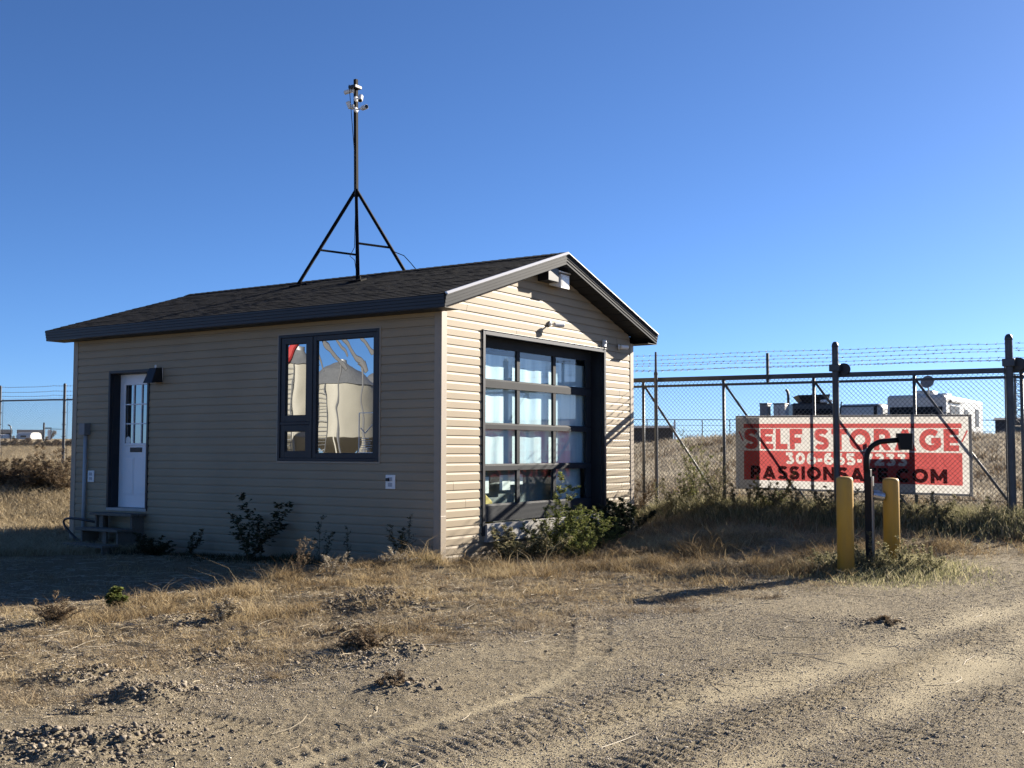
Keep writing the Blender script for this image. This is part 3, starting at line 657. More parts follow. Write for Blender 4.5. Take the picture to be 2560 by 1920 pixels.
def post(name, label, u, off, z0_, z1, r, m, wheel=False, group='posts of the gate', cat='post'):
    k = root(name, label, cat, tuple(fp(u, z0_, off)), 0, group)
    MB().lathe(fp(u, z0_-.3, off), [(r, 0), (r, z1-z0_+.3-.02)], 16).build('pole', m, k, smooth=False)
    MB().lathe(fp(u, z1-.03, off), [(r*1.06, 0), (r*1.06, .02), (r*.95, .05), (r*.6, .08), (.002, .09)], 16).build('cap', m, k, smooth=True)
    if wheel:
        mb = MB(); zc = z1-.36
        mb.obox(fp(u, zc, off), ((DU[0], DU[1], 0), (DN[0], DN[1], 0), (0, 0, 1)), (r+.03, r+.02, .055)); mb.build('clamp', m_galv, k, bevel=.005)
        ax = np.array((DN[0], DN[1], 0))
        for e_ in (.03, .07): MB().lathe(fp(u+r+.06, zc-.02, off+.02+e_), [(.02, 0), (.095, .002), (.085, .012), (.095, .022), (.02, .024)], 20, ax).build('roller', m_black, k)
    return k
gate = root('sliding_gate', 'long chain-link cantilever gate with diagonal braces and barbed wire top', 'gate', tuple(fp(-3, .35)))
gz = lambda u: -.011*(u+6.26)                                       # the gate drops a little to the right
UA, UB = -6.6, 0.78
MB().bar(fp(UA, 2.658-.011*(UA+6.26)), fp(UB, 2.658-.011*(UB+6.26)), .06, .075).build('top_beam', m_galv, gate)
MB().bar(fp(UA, 2.545-.009*(UA+6.26)), fp(UB, 2.545-.009*(UB+6.26)), .04, .04).build('top_rail', m_galv, gate)
MB().bar(fp(UA, .425-.011*(UA+6.26)), fp(UB, .425-.011*(UB+6.26)), .06, .07).build('bottom_rail', m_galv, gate)
ups = [-6.067, -4.538, -2.973, -1.392, .13, .75]
for u in ups:
    MB().tube([fp(u, .45+gz(u)), fp(u, 2.63+gz(u))], .026, 12).build('upright', m_galv2, gate, smooth=True)
for a, b in zip(ups[:-2], ups[1:-1]):
    MB().tube([fp(a+.02, 2.55+gz(a), .012), fp(b-.02, .47+gz(b), .012)], .020, 12).build('brace', m_galv2, gate, smooth=True)
mb = MB(); chain(mb, UA, UB, .43, 2.60, -.088, r=.0031, zfun=gz); mb.build('chain_link_mesh', m_wire, gate)
MB().tube([fp(UA, .70, .02), fp(-1.5, .695, .02), fp(UB, .66, .02)], .004, 4).build('tension_wire', m_galv, gate)
MB().tube([fp(-.09, .15, -.05), fp(-.087, 1.4, -.05), fp(-.085, 2.66, -.05)], .010, 6).build('tension_bar', m_galv, gate)
for u in (-3.735, .45): MB().bar(fp(u, 2.52, -.03), fp(u, 3.0+(.02 if u < 0 else 0), -.03), .042, .042, (0, 1, 0)).build('wire_arm', m_galv, gate)
for za, zb, sd in ((3.10, 2.985, 1), (2.955, 2.875, 2), (2.845, 2.745, 3)):
    mb = MB(); barbed(mb, UA, -.06, za, zb, -.03, .015, seed=sd); mb.build('barbed_wire', m_wire, gate)
    mb = MB(); barbed(mb, .06, UB, zb, zb-.03, -.03, .015, seed=sd+7); mb.build('barbed_wire', m_wire, gate)
kp = root('gate_post', 'grey fence post at the left end of the gate beside the building', 'post', tuple(fp(-5.755, .35, -.12)), 0, 'posts of the gate')
MB().lathe(fp(-5.755, .05, -.12), [(.032, 0), (.032, 2.68)], 14).build('pole', m_galv2, kp)
MB().lathe(fp(-5.755, 2.73, -.12), [(.036, 0), (.036, .04), (.022, .055), (.018, .40), (.005, .405)], 12).build('wire_arm', m_galv, kp)
post('gate_post', 'thick dark roller post in front of the banner', -2.565, -.14, .25, 3.08, .0508, m_galv, True)
post('gate_post', 'thick dark roller post right of the banner', 0.0, -.16, .25, 3.05, .0535, m_galv, True)
k2 = post('fence_post', 'slim dark fence post at the right edge just past the roller post', .36, .18, .2, 2.98, .03, m_galv, False, 'chain-link fence posts')
# second run of wires, behind the gate
f2 = root('barbed_wire_run', 'three more strands of barbed wire running behind the gate top', 'barbed wire', tuple(fp(-3, 2.9, .18)))
for za, zb, sd in ((3.06, 2.94, 11), (2.97, 2.80, 12), (2.86, 2.765, 13)):
    mb = MB(); barbed(mb, -7.5, .36, za, zb, .18, .02, seed=sd); mb.build('barbed_wire', m_wire, f2)

fence = root('chain_link_fence', 'chain-link fence with three strands of barbed wire behind the building', 'fence', tuple(fp(-18, .6)))
zfl = lambda u: float(np.interp(u, [-34, -23.3, -12, -7], [1.12, .98, .70, .52]))
for u in (-32.5, -29.4, -26.35, -23.3, -20.2, -17.1, -14.0, -10.9, -7.8):
    z = zfl(u); mb = MB(); mb.lathe(fp(u, z-.3, -.05), [(.036, 0), (.036, 2.43), (.039, 2.44), (.037, 2.47), (.02, 2.495), (.002, 2.50)], 12); po = mb.build('post', m_galv, fence)
    mb = MB()
    for sg in (-.085, .085): mb.tube([fp(u+sg, z+.05, -.01), fp(u+sg, z+1.82, -.01)], .006, 5)
    for q in range(6): mb.bar(fp(u-.095, z+.15+.32*q, -.05), fp(u+.095, z+.15+.32*q, -.05), .012, .02)
    mb.build('tension_band', m_galv, po)
us = np.linspace(-33.5, -7, 12)
MB().tube([fp(u, zfl(u)+1.77) for u in us], .021, 8).build('top_rail', m_galv, fence)
mb = MB(); chain(mb, -33.5, -7.0, 0.0, 1.79, .02, r=.0024, zfun=zfl); mb.build('chain_link_mesh', m_wire, fence)
for k_, dz in enumerate((1.89, 2.005, 2.145)):
    mb = MB(); 
    for a, b in zip(us[:-1], us[1:]): barbed(mb, a, b, zfl(a)+dz, zfl(b)+dz, -.05, .02, r=.003, seed=20+k_)
    mb.build('barbed_wire', m_wire, fence)

# banner
# heavy sans glyphs as strokes in a unit-height box: (width, [strokes]); polyline strokes, arcs sampled to polylines
def arc(cx, cy, rx, ry, a0, a1, n=22): return [(cx+rx*math.cos(rad(a0+(a1-a0)*i/n)), cy+ry*math.sin(rad(a0+(a1-a0)*i/n))) for i in range(n+1)]
TK = .27; e0, e1, em = TK/2, 1-TK/2, .5
def glyph(c):
    w_ = .80; r_ = lambda x: x
    if c == 'I': return TK, [[(e0, 0), (e0, 1)]]
    if c == 'L': return .62, [[(e0, 0), (e0, 1)], [(0, e0), (.62, e0)]]
    if c == 'E': return .68, [[(e0, 0), (e0, 1)], [(0, e0), (.68, e0)], [(0, em), (.62, em)], [(0, e1), (.68, e1)]]
    if c == 'F': return .66, [[(e0, 0), (e0, 1)], [(0, .44), (.60, .44)], [(0, e1), (.66, e1)]]
    if c == 'T': return .76, [[(.38, 0), (.38, 1)], [(0, e1), (.76, e1)]]
    if c == 'O': return 1.06, [arc(.53, .5, .53-e0, .5-e0, 0, 360, 40)]
    if c == '0': return .84, [arc(.42, .5, .42-e0, .5-e0, 0, 360, 40)]
    if c == 'C': return .94, [arc(.53, .5, .53-e0, .5-e0, 48, 312, 32)]
    if c == 'G': return .98, [arc(.53, .5, .53-e0, .5-e0, 48, 345, 34), [(.98-e0, .16), (.98-e0, .54)], [(.56, .47), (.98, .47)]]
    if c == 'S': return .76, [arc(.40, .705, .28, .185, 28, 265, 20)+arc(.37, .305, .28, .19, 85, -152, 20)]
    if c == 'A': return 1.02, [[(e0*.9, -.02), (.51, .93)], [(1.02-e0*.9, -.02), (.51, .93)], [(.25, .27), (.78, .27)]]
    if c == 'P': return .80, [[(e0, 0), (e0, 1)], [(e0, e1), (.45, e1)]+arc(.46, .63, .34-e0, .37-e0, 90, -90, 14)+[(.45, .26+e0), (e0, .26+e0)]]
    if c == 'R': return .84, [[(e0, 0), (e0, 1)], [(e0, e1), (.45, e1)]+arc(.47, .64, .34-e0, .36-e0, 90, -90, 14)+[(.45, .28+e0), (e0, .28+e0)], [(.44, .34), (.72, -.02)]]
    if c == 'N': return .90, [[(e0, 0), (e0, 1)], [(.90-e0, 0), (.90-e0, 1)], [(e0, .92), (.90-e0, .08)]]
    if c == 'M': return 1.10, [[(e0, 0), (e0, 1)], [(1.10-e0, 0), (1.10-e0, 1)], [(e0, .93), (.55, .25)], [(1.10-e0, .93), (.55, .25)]]
    if c == '-': return .42, [[(.02, .38), (.40, .38)]]
    if c == '.': return .27, [[(.135, 0), (.135, .25)]]
    if c == '7': return .74, [[(0, e1), (.72, e1)], [(.64, .93), (.27, -.02)]]
    if c == '2': return .76, [arc(.37, .70, .27, .19, 155, -35, 18)+[(.12, e0)], [(.03, e0), (.76, e0)]]
    if c == '3': return .76, [[(.06, e1), (.62, e1)], [(.60, .90), (.36, .57)], arc(.37, .31, .28, .20, 90, -150, 18)]
    if c == '5': return .76, [[(.13, e1), (.68, e1)], [(.18, .95), (.15, .55)], [(.14, .53), (.36, .54)]+arc(.37, .33, .28, .215, 90, -150, 18)]
    if c == '6': return .80, [arc(.42, .34, .30, .225, 0, 360, 30), [(.125, .36), (.16, .60)]+arc(.45, .58, .30, .30, 160, 62, 12)]
    return .34, []
def raster(body, x0_, x1, z0_, z1, nx_, nz_, gx0, gx1, gz0, gz1, gap=.15):   # True where a glyph covers the cell
    gl = [glyph(c) for c in body]; tot = sum(g[0] for g in gl)+gap*(len(gl)-1); sx = (x1-x0_)/tot; sz = z1-z0_
    XX, ZZ_ = np.meshgrid(gx0+(np.arange(nx_)+.5)*(gx1-gx0)/nx_, gz0+(np.arange(nz_)+.5)*(gz1-gz0)/nz_)
    U = (XX-x0_)/sx; V_ = (ZZ_-z0_)/sz; M = np.zeros(U.shape, bool); u0 = 0
    for w_, st_ in gl:
        for pl_ in st_:
            for i in range(len(pl_)-1):
                (ax, ay), (bx, by) = pl_[i], pl_[i+1]; ax += u0; bx += u0; ux, uy = bx-ax, by-ay; l2 = ux*ux+uy*uy; curved = len(pl_) > 6
                t_ = ((U-ax)*ux+(V_-ay)*uy)/l2; d = np.abs((U-ax)*uy-(V_-ay)*ux)/math.sqrt(l2); M |= (d < TK/2) & (t_ >= -.02-.15*curved) & (t_ <= 1.02+.15*curved)
        u0 += w_+gap
    return M & (V_ >= 0) & (V_ <= 1)
def cells(name, M, gx0, gx1, gz0, gz1, m, parent, off):            # merge runs of cells into strips of flat ink
    nz_, nx_ = M.shape; mb = MB(); fx_ = lambda i: gx0+(gx1-gx0)*i/nx_; fz_ = lambda j: gz0+(gz1-gz0)*j/nz_
    for j in range(nz_):
        row = np.concatenate([[0], M[j].astype(int), [0]]); dd = np.diff(row)
        for a_, b_ in zip(np.where(dd == 1)[0], np.where(dd == -1)[0]):
            n_ = max(1, int((b_-a_)/nx_*24))
            for q in range(n_):
                p0, p1 = fx_(a_+(b_-a_)*q/n_), fx_(a_+(b_-a_)*(q+1)/n_)
                mb.quad(bpt(p0, fz_(j), off), bpt(p1, fz_(j), off), bpt(p1, fz_(j+1), off), bpt(p0, fz_(j+1), off))
    return mb.build(name, m, parent)
BO = -.06                                                          # the banner hangs on the near side of the gate frame
bn = root('banner_sign', 'red and white SELF STORAGE banner tied to the gate', 'banner', tuple(fp(-2.45, 1.4, BO)))
def bpt(a, b, off=0.0):                                            # banner coordinates 0..3.745 by 0..1.21, drooping a little to the right
    bow = .02*math.sin(a*1.7+1)*math.sin(b*2.2)
    return fp(-4.305+a, .785 + b - .011*a, BO-off+bow)
BW, BH = 3.745, 1.212
m_vin = sheet_mat('white banner vinyl', (.41, .40, .38), .5); m_red = ink_mat('red ink', (.72, .15, .155)); m_blk = ink_mat('black ink', (.06, .055, .06)); m_edge = sheet_mat('grey banner hem', (.20, .20, .205), .4)
def grid(mb, a0, a1, b0, b1, off, n=24, m_=8):
    for i in range(n):
        for j in range(m_):
            A_, B_ = a0+(a1-a0)*i/n, a0+(a1-a0)*(i+1)/n; C_, D_ = b0+(b1-b0)*j/m_, b0+(b1-b0)*(j+1)/m_
            mb.quad(bpt(A_, C_, off), bpt(B_, C_, off), bpt(B_, D_, off), bpt(A_, D_, off))
mb = MB(); grid(mb, 0, BW, 0, BH, 0); mb.build('vinyl_sheet', m_vin, bn)
for a0, a1, b0, b1 in ((0, BW, 0, .035), (0, BW, BH-.03, BH), (0, .03, .036, BH-.031), (BW-.045, BW, .036, BH-.031)):
    mb = MB(); grid(mb, a0, a1, b0, b1, -.006, 20, 2); mb.build('hem', m_edge, bn)
mb = MB(); grid(mb, .031, .42, .036, BH-.031, -.012, 3, 6); mb.build('double_layer', m_edge, bn)
mb = MB(); grid(mb, .142, 3.603, 1.008, 1.078, .003); mb.build('red_stripe', m_red, bn)
mb = MB(); grid(mb, .06, 3.69, .632, .636, .003, 24, 1); mb.build('red_line', m_red, bn)
mb = MB()
for p, q in (((.06, .95), (.13, .79)), ((3.60, .80), (3.68, .97))):
    d = .012; mb.quad(bpt(p[0]-d, p[1], .003), bpt(p[0]+d, p[1], .003), bpt(q[0]+d, q[1], .003), bpt(q[0]-d, q[1], .003))
mb.build('red_dash', m_red, bn)
g_ = (.15, 3.56, .662, .995); cells('storage_lettering', raster('SELF STORAGE', *g_, 900, 90, *g_), *g_, m_red, bn, .003)
g_ = (.262, 3.385, .178, .392); cells('web_lettering', raster('PASSIONSAFE.COM', *g_, 800, 64, *g_), *g_, m_blk, bn, .006)
g_ = (.142, 3.603, .155, .6315); M_ = ~raster('306-665-7233', .865, 2.80, .425, .615, 900, 130, *g_); cells('red_block', M_, *g_, m_red, bn, .003)
for i in range(8):
    for b in (BH-.012, .014): MB().tube([bpt(.05+i*(BW-.1)/7, b-.02, .02), bpt(.05+i*(BW-.1)/7, b, .03), bpt(.05+i*(BW-.1)/7+.004, b+.04, -.02)], .005, 5).build('tie', m_black, bn)
# unseen board on posts, added so its dark shape shows through the banner
bd = root('shade_board', 'plain dark board on two posts added behind the banner to shade it', 'board', tuple(fp(-2.1, .5, .45)))
mb = MB(); mb.obox(fp(-1.62, 1.18, .40), ((DU[0], DU[1], 0), (DN[0], DN[1], 0), (0, 0, 1)), (.38, .012, .30)); mb.build('panel', m_galv, bd)
for u in (-1.97, -1.27): MB().bar(fp(u, .2, .43), fp(u, 1.72, .43), .05, .05, (0, 1, 0)).build('post', m_galv2, bd)

# bollards and the keypad stand
m_by = mat('yellow bollard sleeve', (.50, .285, .03), .6, scale=9, col2=(.33, .205, .055), bump=.2, bscale=30, stretch=(1, 1, .22), detail=10)
def bollard(label, x, y, z):
    k = root('yellow_bollard', label, 'bollard', (x, y, z), 0, 'yellow bollards')
    MB().lathe((0, 0, -.25), [(.0915, 0), (.0915, 1.295), (.0895, 1.315), (.084, 1.330), (.070, 1.340), (.03, 1.346), (.001, 1.347)], 40).build('sleeve', m_by, k, local=True, smooth=False)
    MB().lathe((0, 0, -.02), [(.0935, 0), (.0935, .035), (.092, .037)], 32).build('base_ring', mat('dark base', (.03, .03, .03), .7), k, local=True); return k
b1 = bollard('yellow bollard in front, nearer to the road and camera', 4.61, 1.28, H(4.61, 1.28)-.01)
b2 = copy_thing(b1, (4.905, 2.05, .005), 'yellow bollard behind the keypad post, partly in weeds')
for o in b1.children:
    if o.name.startswith('sleeve'):
        for p in o.data.polygons: p.use_smooth = True
ks = root('keypad_stand', 'dark gooseneck card reader post between the yellow bollards', 'keypad post', (4.70, 1.87, H(4.7, 1.87)))
m_ks = mat('black square tube', (.010, .011, .013), .6, spec=.2)
MB().box(4.665, 4.735, 1.835, 1.905, -.1, 1.20).build('pole', m_ks, ks, bevel=.006)
MB().box(4.738, 4.757, 1.85, 1.90, .0, 1.12).build('side_channel', mat('grey channel', (.25, .25, .25), .4, metal=.6), ks)
pts = [(4.69, 1.86, 1.16), (4.69, 1.86, 1.30)] + [(4.69+.19*(1-math.cos(q)), 1.86+.085*(1-math.cos(q)), 1.32+.20*math.sin(q)) for q in np.linspace(.15, math.pi/2, 9)] + [(5.03, 2.01, 1.535)]
MB().tube(pts, .030, 12).build('gooseneck', m_ks, ks, smooth=True)
hd = np.array((.91, .41, 0)); sd = np.array((-.41, .91, 0))
mb = MB(); c = np.array((5.07, 2.03, 1.515))
mb.hexa([c+hd*i*(.085 if k > 0 else .062)+sd*j*.07+np.array((0, 0, 1))*k*.095+hd*(.012 if k < 0 else 0) for k in (-1, 1) for j in (-1, 1) for i in (-1, 1)]); hb = mb.build('reader_hood', m_ks, ks, bevel=.006)
MB().obox(c+hd*.078+np.array((0, 0, -.01)), (hd+np.array((0, 0, .12)), sd, (-.12*hd[0], -.12*hd[1], 1)), (.004, .05, .07)).build('keypad', mat('grey keypad', (.18, .18, .19), .4), ks)
MB().lathe((4.745, 1.895, .91), [(.05, 0), (.058, .03), (.058, .09), (.045, .13), (.03, .135)], 14, (.88, .40, -.18)).build('horn_speaker', mat('brushed metal', (.45, .45, .46), .35, metal=.8), ks, smooth=False)
# ------------------------------------------------------------------ grass, stones, weeds
rs = np.random.RandomState(4)
def inside(x, y): return (x > -L-.05) & (x < .06) & (y > -.06) & (y < W+.06)
def polar(n, a0, a1, r0, r1, p=1.0):
    a = np.radians(rs.uniform(a0, a1, n)); r = r0+(r1-r0)*rs.uniform(0, 1, n)**p
    return CAM[0]-np.sin(a)*r, CAM[1]+np.cos(a)*r
def blades(name, x, y, h, wd, lean, m, label, z=None, kind='stuff', parent=None):
    n = len(x); z = height(x, y) if z is None else z
    th = rs.uniform(0, 2*np.pi, n); ph = rs.uniform(0, 2*np.pi, n)
    b = np.stack([x, y, z-.01], 1); s = np.stack([np.cos(ph), np.sin(ph), np.zeros(n)], 1)*(wd/2)[:, None]
    d = np.stack([np.cos(th), np.sin(th), np.zeros(n)], 1)
    mid = b + d*(lean*.3)[:, None] + np.array([0, 0, 1])*(h*.62)[:, None]; tip = b + d*lean[:, None] + np.array([0, 0, 1])*h[:, None]
    V = np.stack([b-s, b+s, mid+s*.8, mid-s*.8, tip], 1).reshape(-1, 3); i0 = np.arange(n)*5
    o = npmesh(name, V, [np.stack([i0, i0+1, i0+2, i0+3], 1), np.stack([i0+3, i0+2, i0+4], 1)], m, parent)
    return tag(o, label, 'grass' if parent is None else None, kind=kind)
m_straw = ramp_mat('dry grass', [(0, (.08, .052, .03)), (.3, (.19, .13, .065)), (.55, (.34, .26, .145)), (.8, (.50, .40, .24)), (1, (.19, .175, .085))], .8, .3, patch=1.1)
m_flat = ramp_mat('flattened straw', [(0, (.10, .068, .042)), (.35, (.24, .18, .11)), (.7, (.42, .34, .22)), (1, (.58, .50, .36))], .8, .2, patch=1.6)
m_pale = ramp_mat('pale straw', [(0, (.24, .19, .12)), (.6, (.42, .36, .26)), (1, (.55, .50, .40))], .7, .1)
m_field = ramp_mat('field grass', [(0, (.14, .12, .092)), (.35, (.29, .255, .20)), (.7, (.43, .39, .315)), (1, (.56, .52, .43))], .85, .35, patch=.5)
m_gold = ramp_mat('long straw grass', [(0, (.16, .122, .07)), (.4, (.34, .275, .17)), (.8, (.48, .40, .27)), (1, (.58, .50, .36))], .8, .25, patch=.4)
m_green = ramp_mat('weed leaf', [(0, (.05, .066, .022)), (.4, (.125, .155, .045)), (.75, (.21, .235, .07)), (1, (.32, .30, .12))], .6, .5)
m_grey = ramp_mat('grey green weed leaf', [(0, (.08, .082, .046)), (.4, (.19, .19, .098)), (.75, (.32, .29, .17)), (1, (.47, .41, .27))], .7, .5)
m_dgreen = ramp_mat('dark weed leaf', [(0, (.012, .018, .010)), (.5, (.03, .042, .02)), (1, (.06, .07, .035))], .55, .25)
m_brown = ramp_mat('dry brown weed', [(0, (.075, .055, .036)), (.5, (.19, .14, .09)), (1, (.33, .25, .155))], .85, .2)
m_stem = ramp_mat('weed stem', [(0, (.07, .05, .03)), (1, (.17, .13, .075))], .8)
m_red = ramp_mat('red stem', [(0, (.09, .04, .03)), (1, (.2, .1, .07))], .8)

# short matted dry grass around the building and along the road edge
x, y = polar(900000, 6, 62, 4.3, 21, .9); g, d = masks(x, y)
pat = sstep(-.32, .30, fbm(x, y, 1.6, 4, 77)); shade = sstep(.2, -.4, x - (-.15+.04*y))*sstep(.3, -.2, y)
belt = np.exp(-((x-.0)/1.2)**2)*sstep(-7, -1, y)*sstep(.8, -.3, y) + sstep(-1.6, .6, y)*sstep(.1, .4, x)
pr = g*(.10 + .9*pat)*np.where(shade > .5, .6, 1)*np.clip(.30+.9*belt, 0, 1)
k = (rs.uniform(0, 1, len(x)) < pr) & ~inside(x, y); x, y, belt = x[k], y[k], np.clip(belt[k], 0, 1)
n = len(x); h = rs.uniform(.015, .06, n)*(1+1.3*belt)*(.5+1.1*sstep(-.2, .45, fbm(x, y, 2.6, 3, 61)))*(1+1.2*(rs.uniform(0, 1, n) > .95)); blades('dry_grass', x, y, h, rs.uniform(.003, .007, n), h*rs.uniform(.5, 2.2, n), m_straw, 'short matted dry grass around the building and road edge')
# sparse blades over the open dirt
x, y = polar(760000, 6, 62, 4.2, 15, 1); g, d = masks(x, y); e_ = edge_side(x, y); k = (rs.uniform(0, 1, len(x)) < (.04+.90*sstep(-1.0, .8, e_))*(1-d)*sstep(.38, .68, .55*vnoise(x*1.3, y*1.3, 8)+.45*vnoise(x*4.1, y*4.1, 9)+.12*g)) & ~inside(x, y); x, y = x[k], y[k]; n = len(x)
blades('loose_grass', x, y, rs.uniform(.004, .022, n), rs.uniform(.0022, .0045, n), rs.uniform(.02, .10, n), m_flat, 'sparse broken grass lying over the open dirt')
# matted clumps of bent straw
nc = 420; cx_, cy_ = polar(nc*3, 8, 62, 4.4, 15.5, 1); e_ = edge_side(cx_, cy_); k = (e_ > .1) & ~inside(cx_, cy_) & ~((cx_ < -.3) & (cy_ > -7)); cx_, cy_ = cx_[k][:nc], cy_[k][:nc]
per = 130; rad_ = np.repeat(rs.uniform(.06, .26, len(cx_)), per); n = len(rad_); q = rs.normal(0, .5, (n, 2))*rad_[:, None]; x, y = np.repeat(cx_, per)+q[:, 0], np.repeat(cy_, per)+q[:, 1]
h = np.repeat(rs.uniform(.02, .075, len(cx_)), per)*rs.uniform(.3, 1.2, n); blades('matted_straw', x, y, h, rs.uniform(.0025, .005, n), rs.uniform(.05, .17, n), m_flat, 'matted clumps of bent dry straw scattered over the dirt')
# pale twigs and straw lying about
x, y = polar(16000, 6, 62, 4.3, 17, 1); g, d = masks(x, y); k = (rs.uniform(0, 1, len(x)) < .05+.8*g) & ~inside(x, y); x, y = x[k], y[k]
mb = MB()
for xx, yy, zz_ in zip(x[:9000], y[:9000], height(x[:9000], y[:9000])):
    a = random.uniform(0, 6.28); l = random.choice((.05, .08, .1, .14, .2, .34)); c_ = random.uniform(-1.2, 1.2); p = np.array([xx, yy, zz_+.003]); pts = [p]
    for q in range(3):
        p = p + np.array([math.cos(a), math.sin(a), random.uniform(-.10, .14)])*l/3; p[2] = max(p[2], zz_+.002); pts.append(p); a += c_/3
    mb.tube(pts, [.0026, .0024, .002, .0012], 3, False)
tag(mb.build('straw_litter', m_pale), 'pale twigs and straw lying on the dirt', 'straw', kind='stuff')
# stones
x, y = polar(560000, 7, 61, 4.2, 14, 1.0); g, d = masks(x, y); k = (rs.uniform(0, 1, len(x)) < (.25+.7*sstep(.3, .65, vnoise(x*.9, y*.9, 3)))*(1-.8*d)*(1-.55*g)) & ~inside(x, y); x, y = x[k], y[k]; n = len(x)
z = height(x, y); s_ = .0024*np.exp(rs.normal(0, .5, n)) + .0020; s_ = np.minimum(s_, .026)*np.where(edge_side(x, y) < 0, .72, 1)
oc = np.array([(1, 0, 0), (0, 1, 0), (-1, 0, 0), (0, -1, 0), (0, 0, 1), (0, 0, -.6)])
V = (oc[None]*rs.uniform(.55, 1.3, (n, 6, 1))*s_[:, None, None]*np.array([1.2, 1.0, .7])); a = rs.uniform(0, 6.28, n); ca, sa = np.cos(a)[:, None], np.sin(a)[:, None]
V = np.stack([V[..., 0]*ca-V[..., 1]*sa + x[:, None], V[..., 0]*sa+V[..., 1]*ca + y[:, None], V[..., 2] + (z+s_*.25)[:, None]], -1).reshape(-1, 3)
f = np.array([(0, 1, 4), (1, 2, 4), (2, 3, 4), (3, 0, 4), (1, 0, 5), (2, 1, 5), (3, 2, 5), (0, 3, 5)]); F3 = (f[None]+(np.arange(n)*6)[:, None, None]).reshape(-1, 3)
tag(npmesh('gravel', V, [F3], ramp_mat('gravel stone', [(0, (.125, .106, .085)), (.35, (.25, .212, .162)), (.75, (.36, .31, .24)), (1, (.50, .46, .39))], .9)), 'small stones and crumbs scattered over the dirt', 'gravel', kind='stuff')
# broken clods of dug up dirt
V = []; F3 = []; n = 0
for mx_, my_, s_, k_ in MOUNDS:
    m_ = int(2600*s_*(k_/.07)); cx_ = rs.normal(mx_, s_*.62, m_); cy_ = rs.normal(my_, s_*.62, m_); sz = np.minimum(.0052*np.exp(rs.normal(0, .55, m_)), .021); zz_ = height(cx_, cy_)
    for a, b, c, q in zip(cx_, cy_, zz_, sz):
        o8 = np.array([(i_, j_, k2) for k2 in (-.7, .7) for j_ in (-1, 1) for i_ in (-1, 1)])*rs.uniform(.2, 1.25, (8, 3))*q; th = rs.uniform(0, 6.28); ca, sa = math.cos(th), math.sin(th)
        V.append(np.stack([o8[:, 0]*ca-o8[:, 1]*sa+a, o8[:, 0]*sa+o8[:, 1]*ca+b, o8[:, 2]+c+q*.25], 1)); F3.append(np.array([(0, 2, 3, 1), (4, 5, 7, 6), (0, 1, 5, 4), (2, 6, 7, 3), (0, 4, 6, 2), (1, 3, 7, 5)])+n); n += 8
tag(npmesh('dirt_clods', np.concatenate(V), [np.concatenate(F3)], ramp_mat('dirt clod', [(0, (.10, .085, .066)), (.6, (.175, .148, .113)), (1, (.25, .215, .168))], .95)), 'broken clods of dug up dirt', 'dirt', kind='stuff')
# the field beyond the gate, and the long straw field beyond the left fence
x, y = polar(170000, -1, 31, 16.8, 44, 1.0); off = (np.stack([x, y], 1)-P0)@DN; k = (off > .15) & (rs.uniform(0, 1, len(x)) < .25+.75*sstep(-.3, .2, fbm(x, y, .6, 3, 91))); x, y = x[k], y[k]; n = len(x); r_ = np.hypot(x-CAM[0], y-CAM[1])
h = rs.uniform(.03, .13, n)*(1+.9*(rs.uniform(0, 1, n) > .9)); blades('field_grass', x, y, h, .006+.00035*r_, h*rs.uniform(.3, 1.4, n), m_field, 'short grey brown field grass on the rise beyond the gate')
x, y = polar(210000, 44, 62, 17.5, 75, 1.5); k = ~inside(x, y); x, y = x[k], y[k]; n = len(x); r_ = np.hypot(x-CAM[0], y-CAM[1])
tall = sstep(22, 26, r_); h = rs.uniform(.05, .16, n)*(1+.9*tall); blades('straw_field', x, y, h, .006+.0003*r_, h*rs.uniform(.4, 1.5, n), m_gold, 'long straw coloured grass in the field left of the building')
nc = 330; cx_, cy_ = polar(nc*2, 0, 30, 17.5, 43, 1.0); k = (np.stack([cx_, cy_], 1)-P0)@DN > .6; cx_, cy_ = cx_[k][:nc], cy_[k][:nc]; per = 60; n = len(cx_)*per
sz = np.repeat(rs.uniform(.12, .55, len(cx_)), per); q = rs.normal(0, .55, (n, 2))*sz[:, None]; x, y = np.repeat(cx_, per)+q[:, 0], np.repeat(cy_, per)+q[:, 1]; h = np.repeat(rs.uniform(.06, .30, len(cx_)), per)*rs.uniform(.3, 1.1, n)
blades('field_weeds', x, y, h, rs.uniform(.010, .020, n), h*rs.uniform(.3, 1.2, n), m_brown, 'darker dry weed patches scattered over the field beyond the gate')
# weeds too many to count along the foot of the gate
n = 52000; u = rs.uniform(-6.3, 3.0, n); off = rs.normal(-.35, .55, n); q = P0[None] + DU[None]*u[:, None] + DN[None]*off[:, None]; x, y = q[:, 0], q[:, 1]
hh = sstep(-6.4, -4.9, u)*(.6+.5*vnoise(u*1.4, off*1.4, 5))*np.exp(-((off+.3)/.75)**2); k = (rs.uniform(0, 1, n) < .25+hh) & ~inside(x, y); x, y, hh = x[k], y[k], hh[k]; n = len(x)
h = rs.uniform(.06, .40, n)*(.35+.8*hh); blades('undergrowth', x, y, h, rs.uniform(.006, .014, n), h*rs.uniform(.2, .8, n), m_grey, 'green grey undergrowth along the foot of the gate')
n = 9000; x = rs.uniform(-7.2, .2, n); y = -.08-np.abs(rs.normal(0, .28, n)); k = (y > -.9) & (vnoise(x*1.7, y*1.7, 6) > .42); x, y = x[k], y[k]; n = len(x)
h = rs.uniform(.03, .20, n)*vnoise(x*2.3, y*0, 4); blades('wall_weeds', x, y, h, rs.uniform(.004, .009, n), h*rs.uniform(.3, 1, n), m_dgreen, 'sparse dark low weeds along the foot of the long wall')
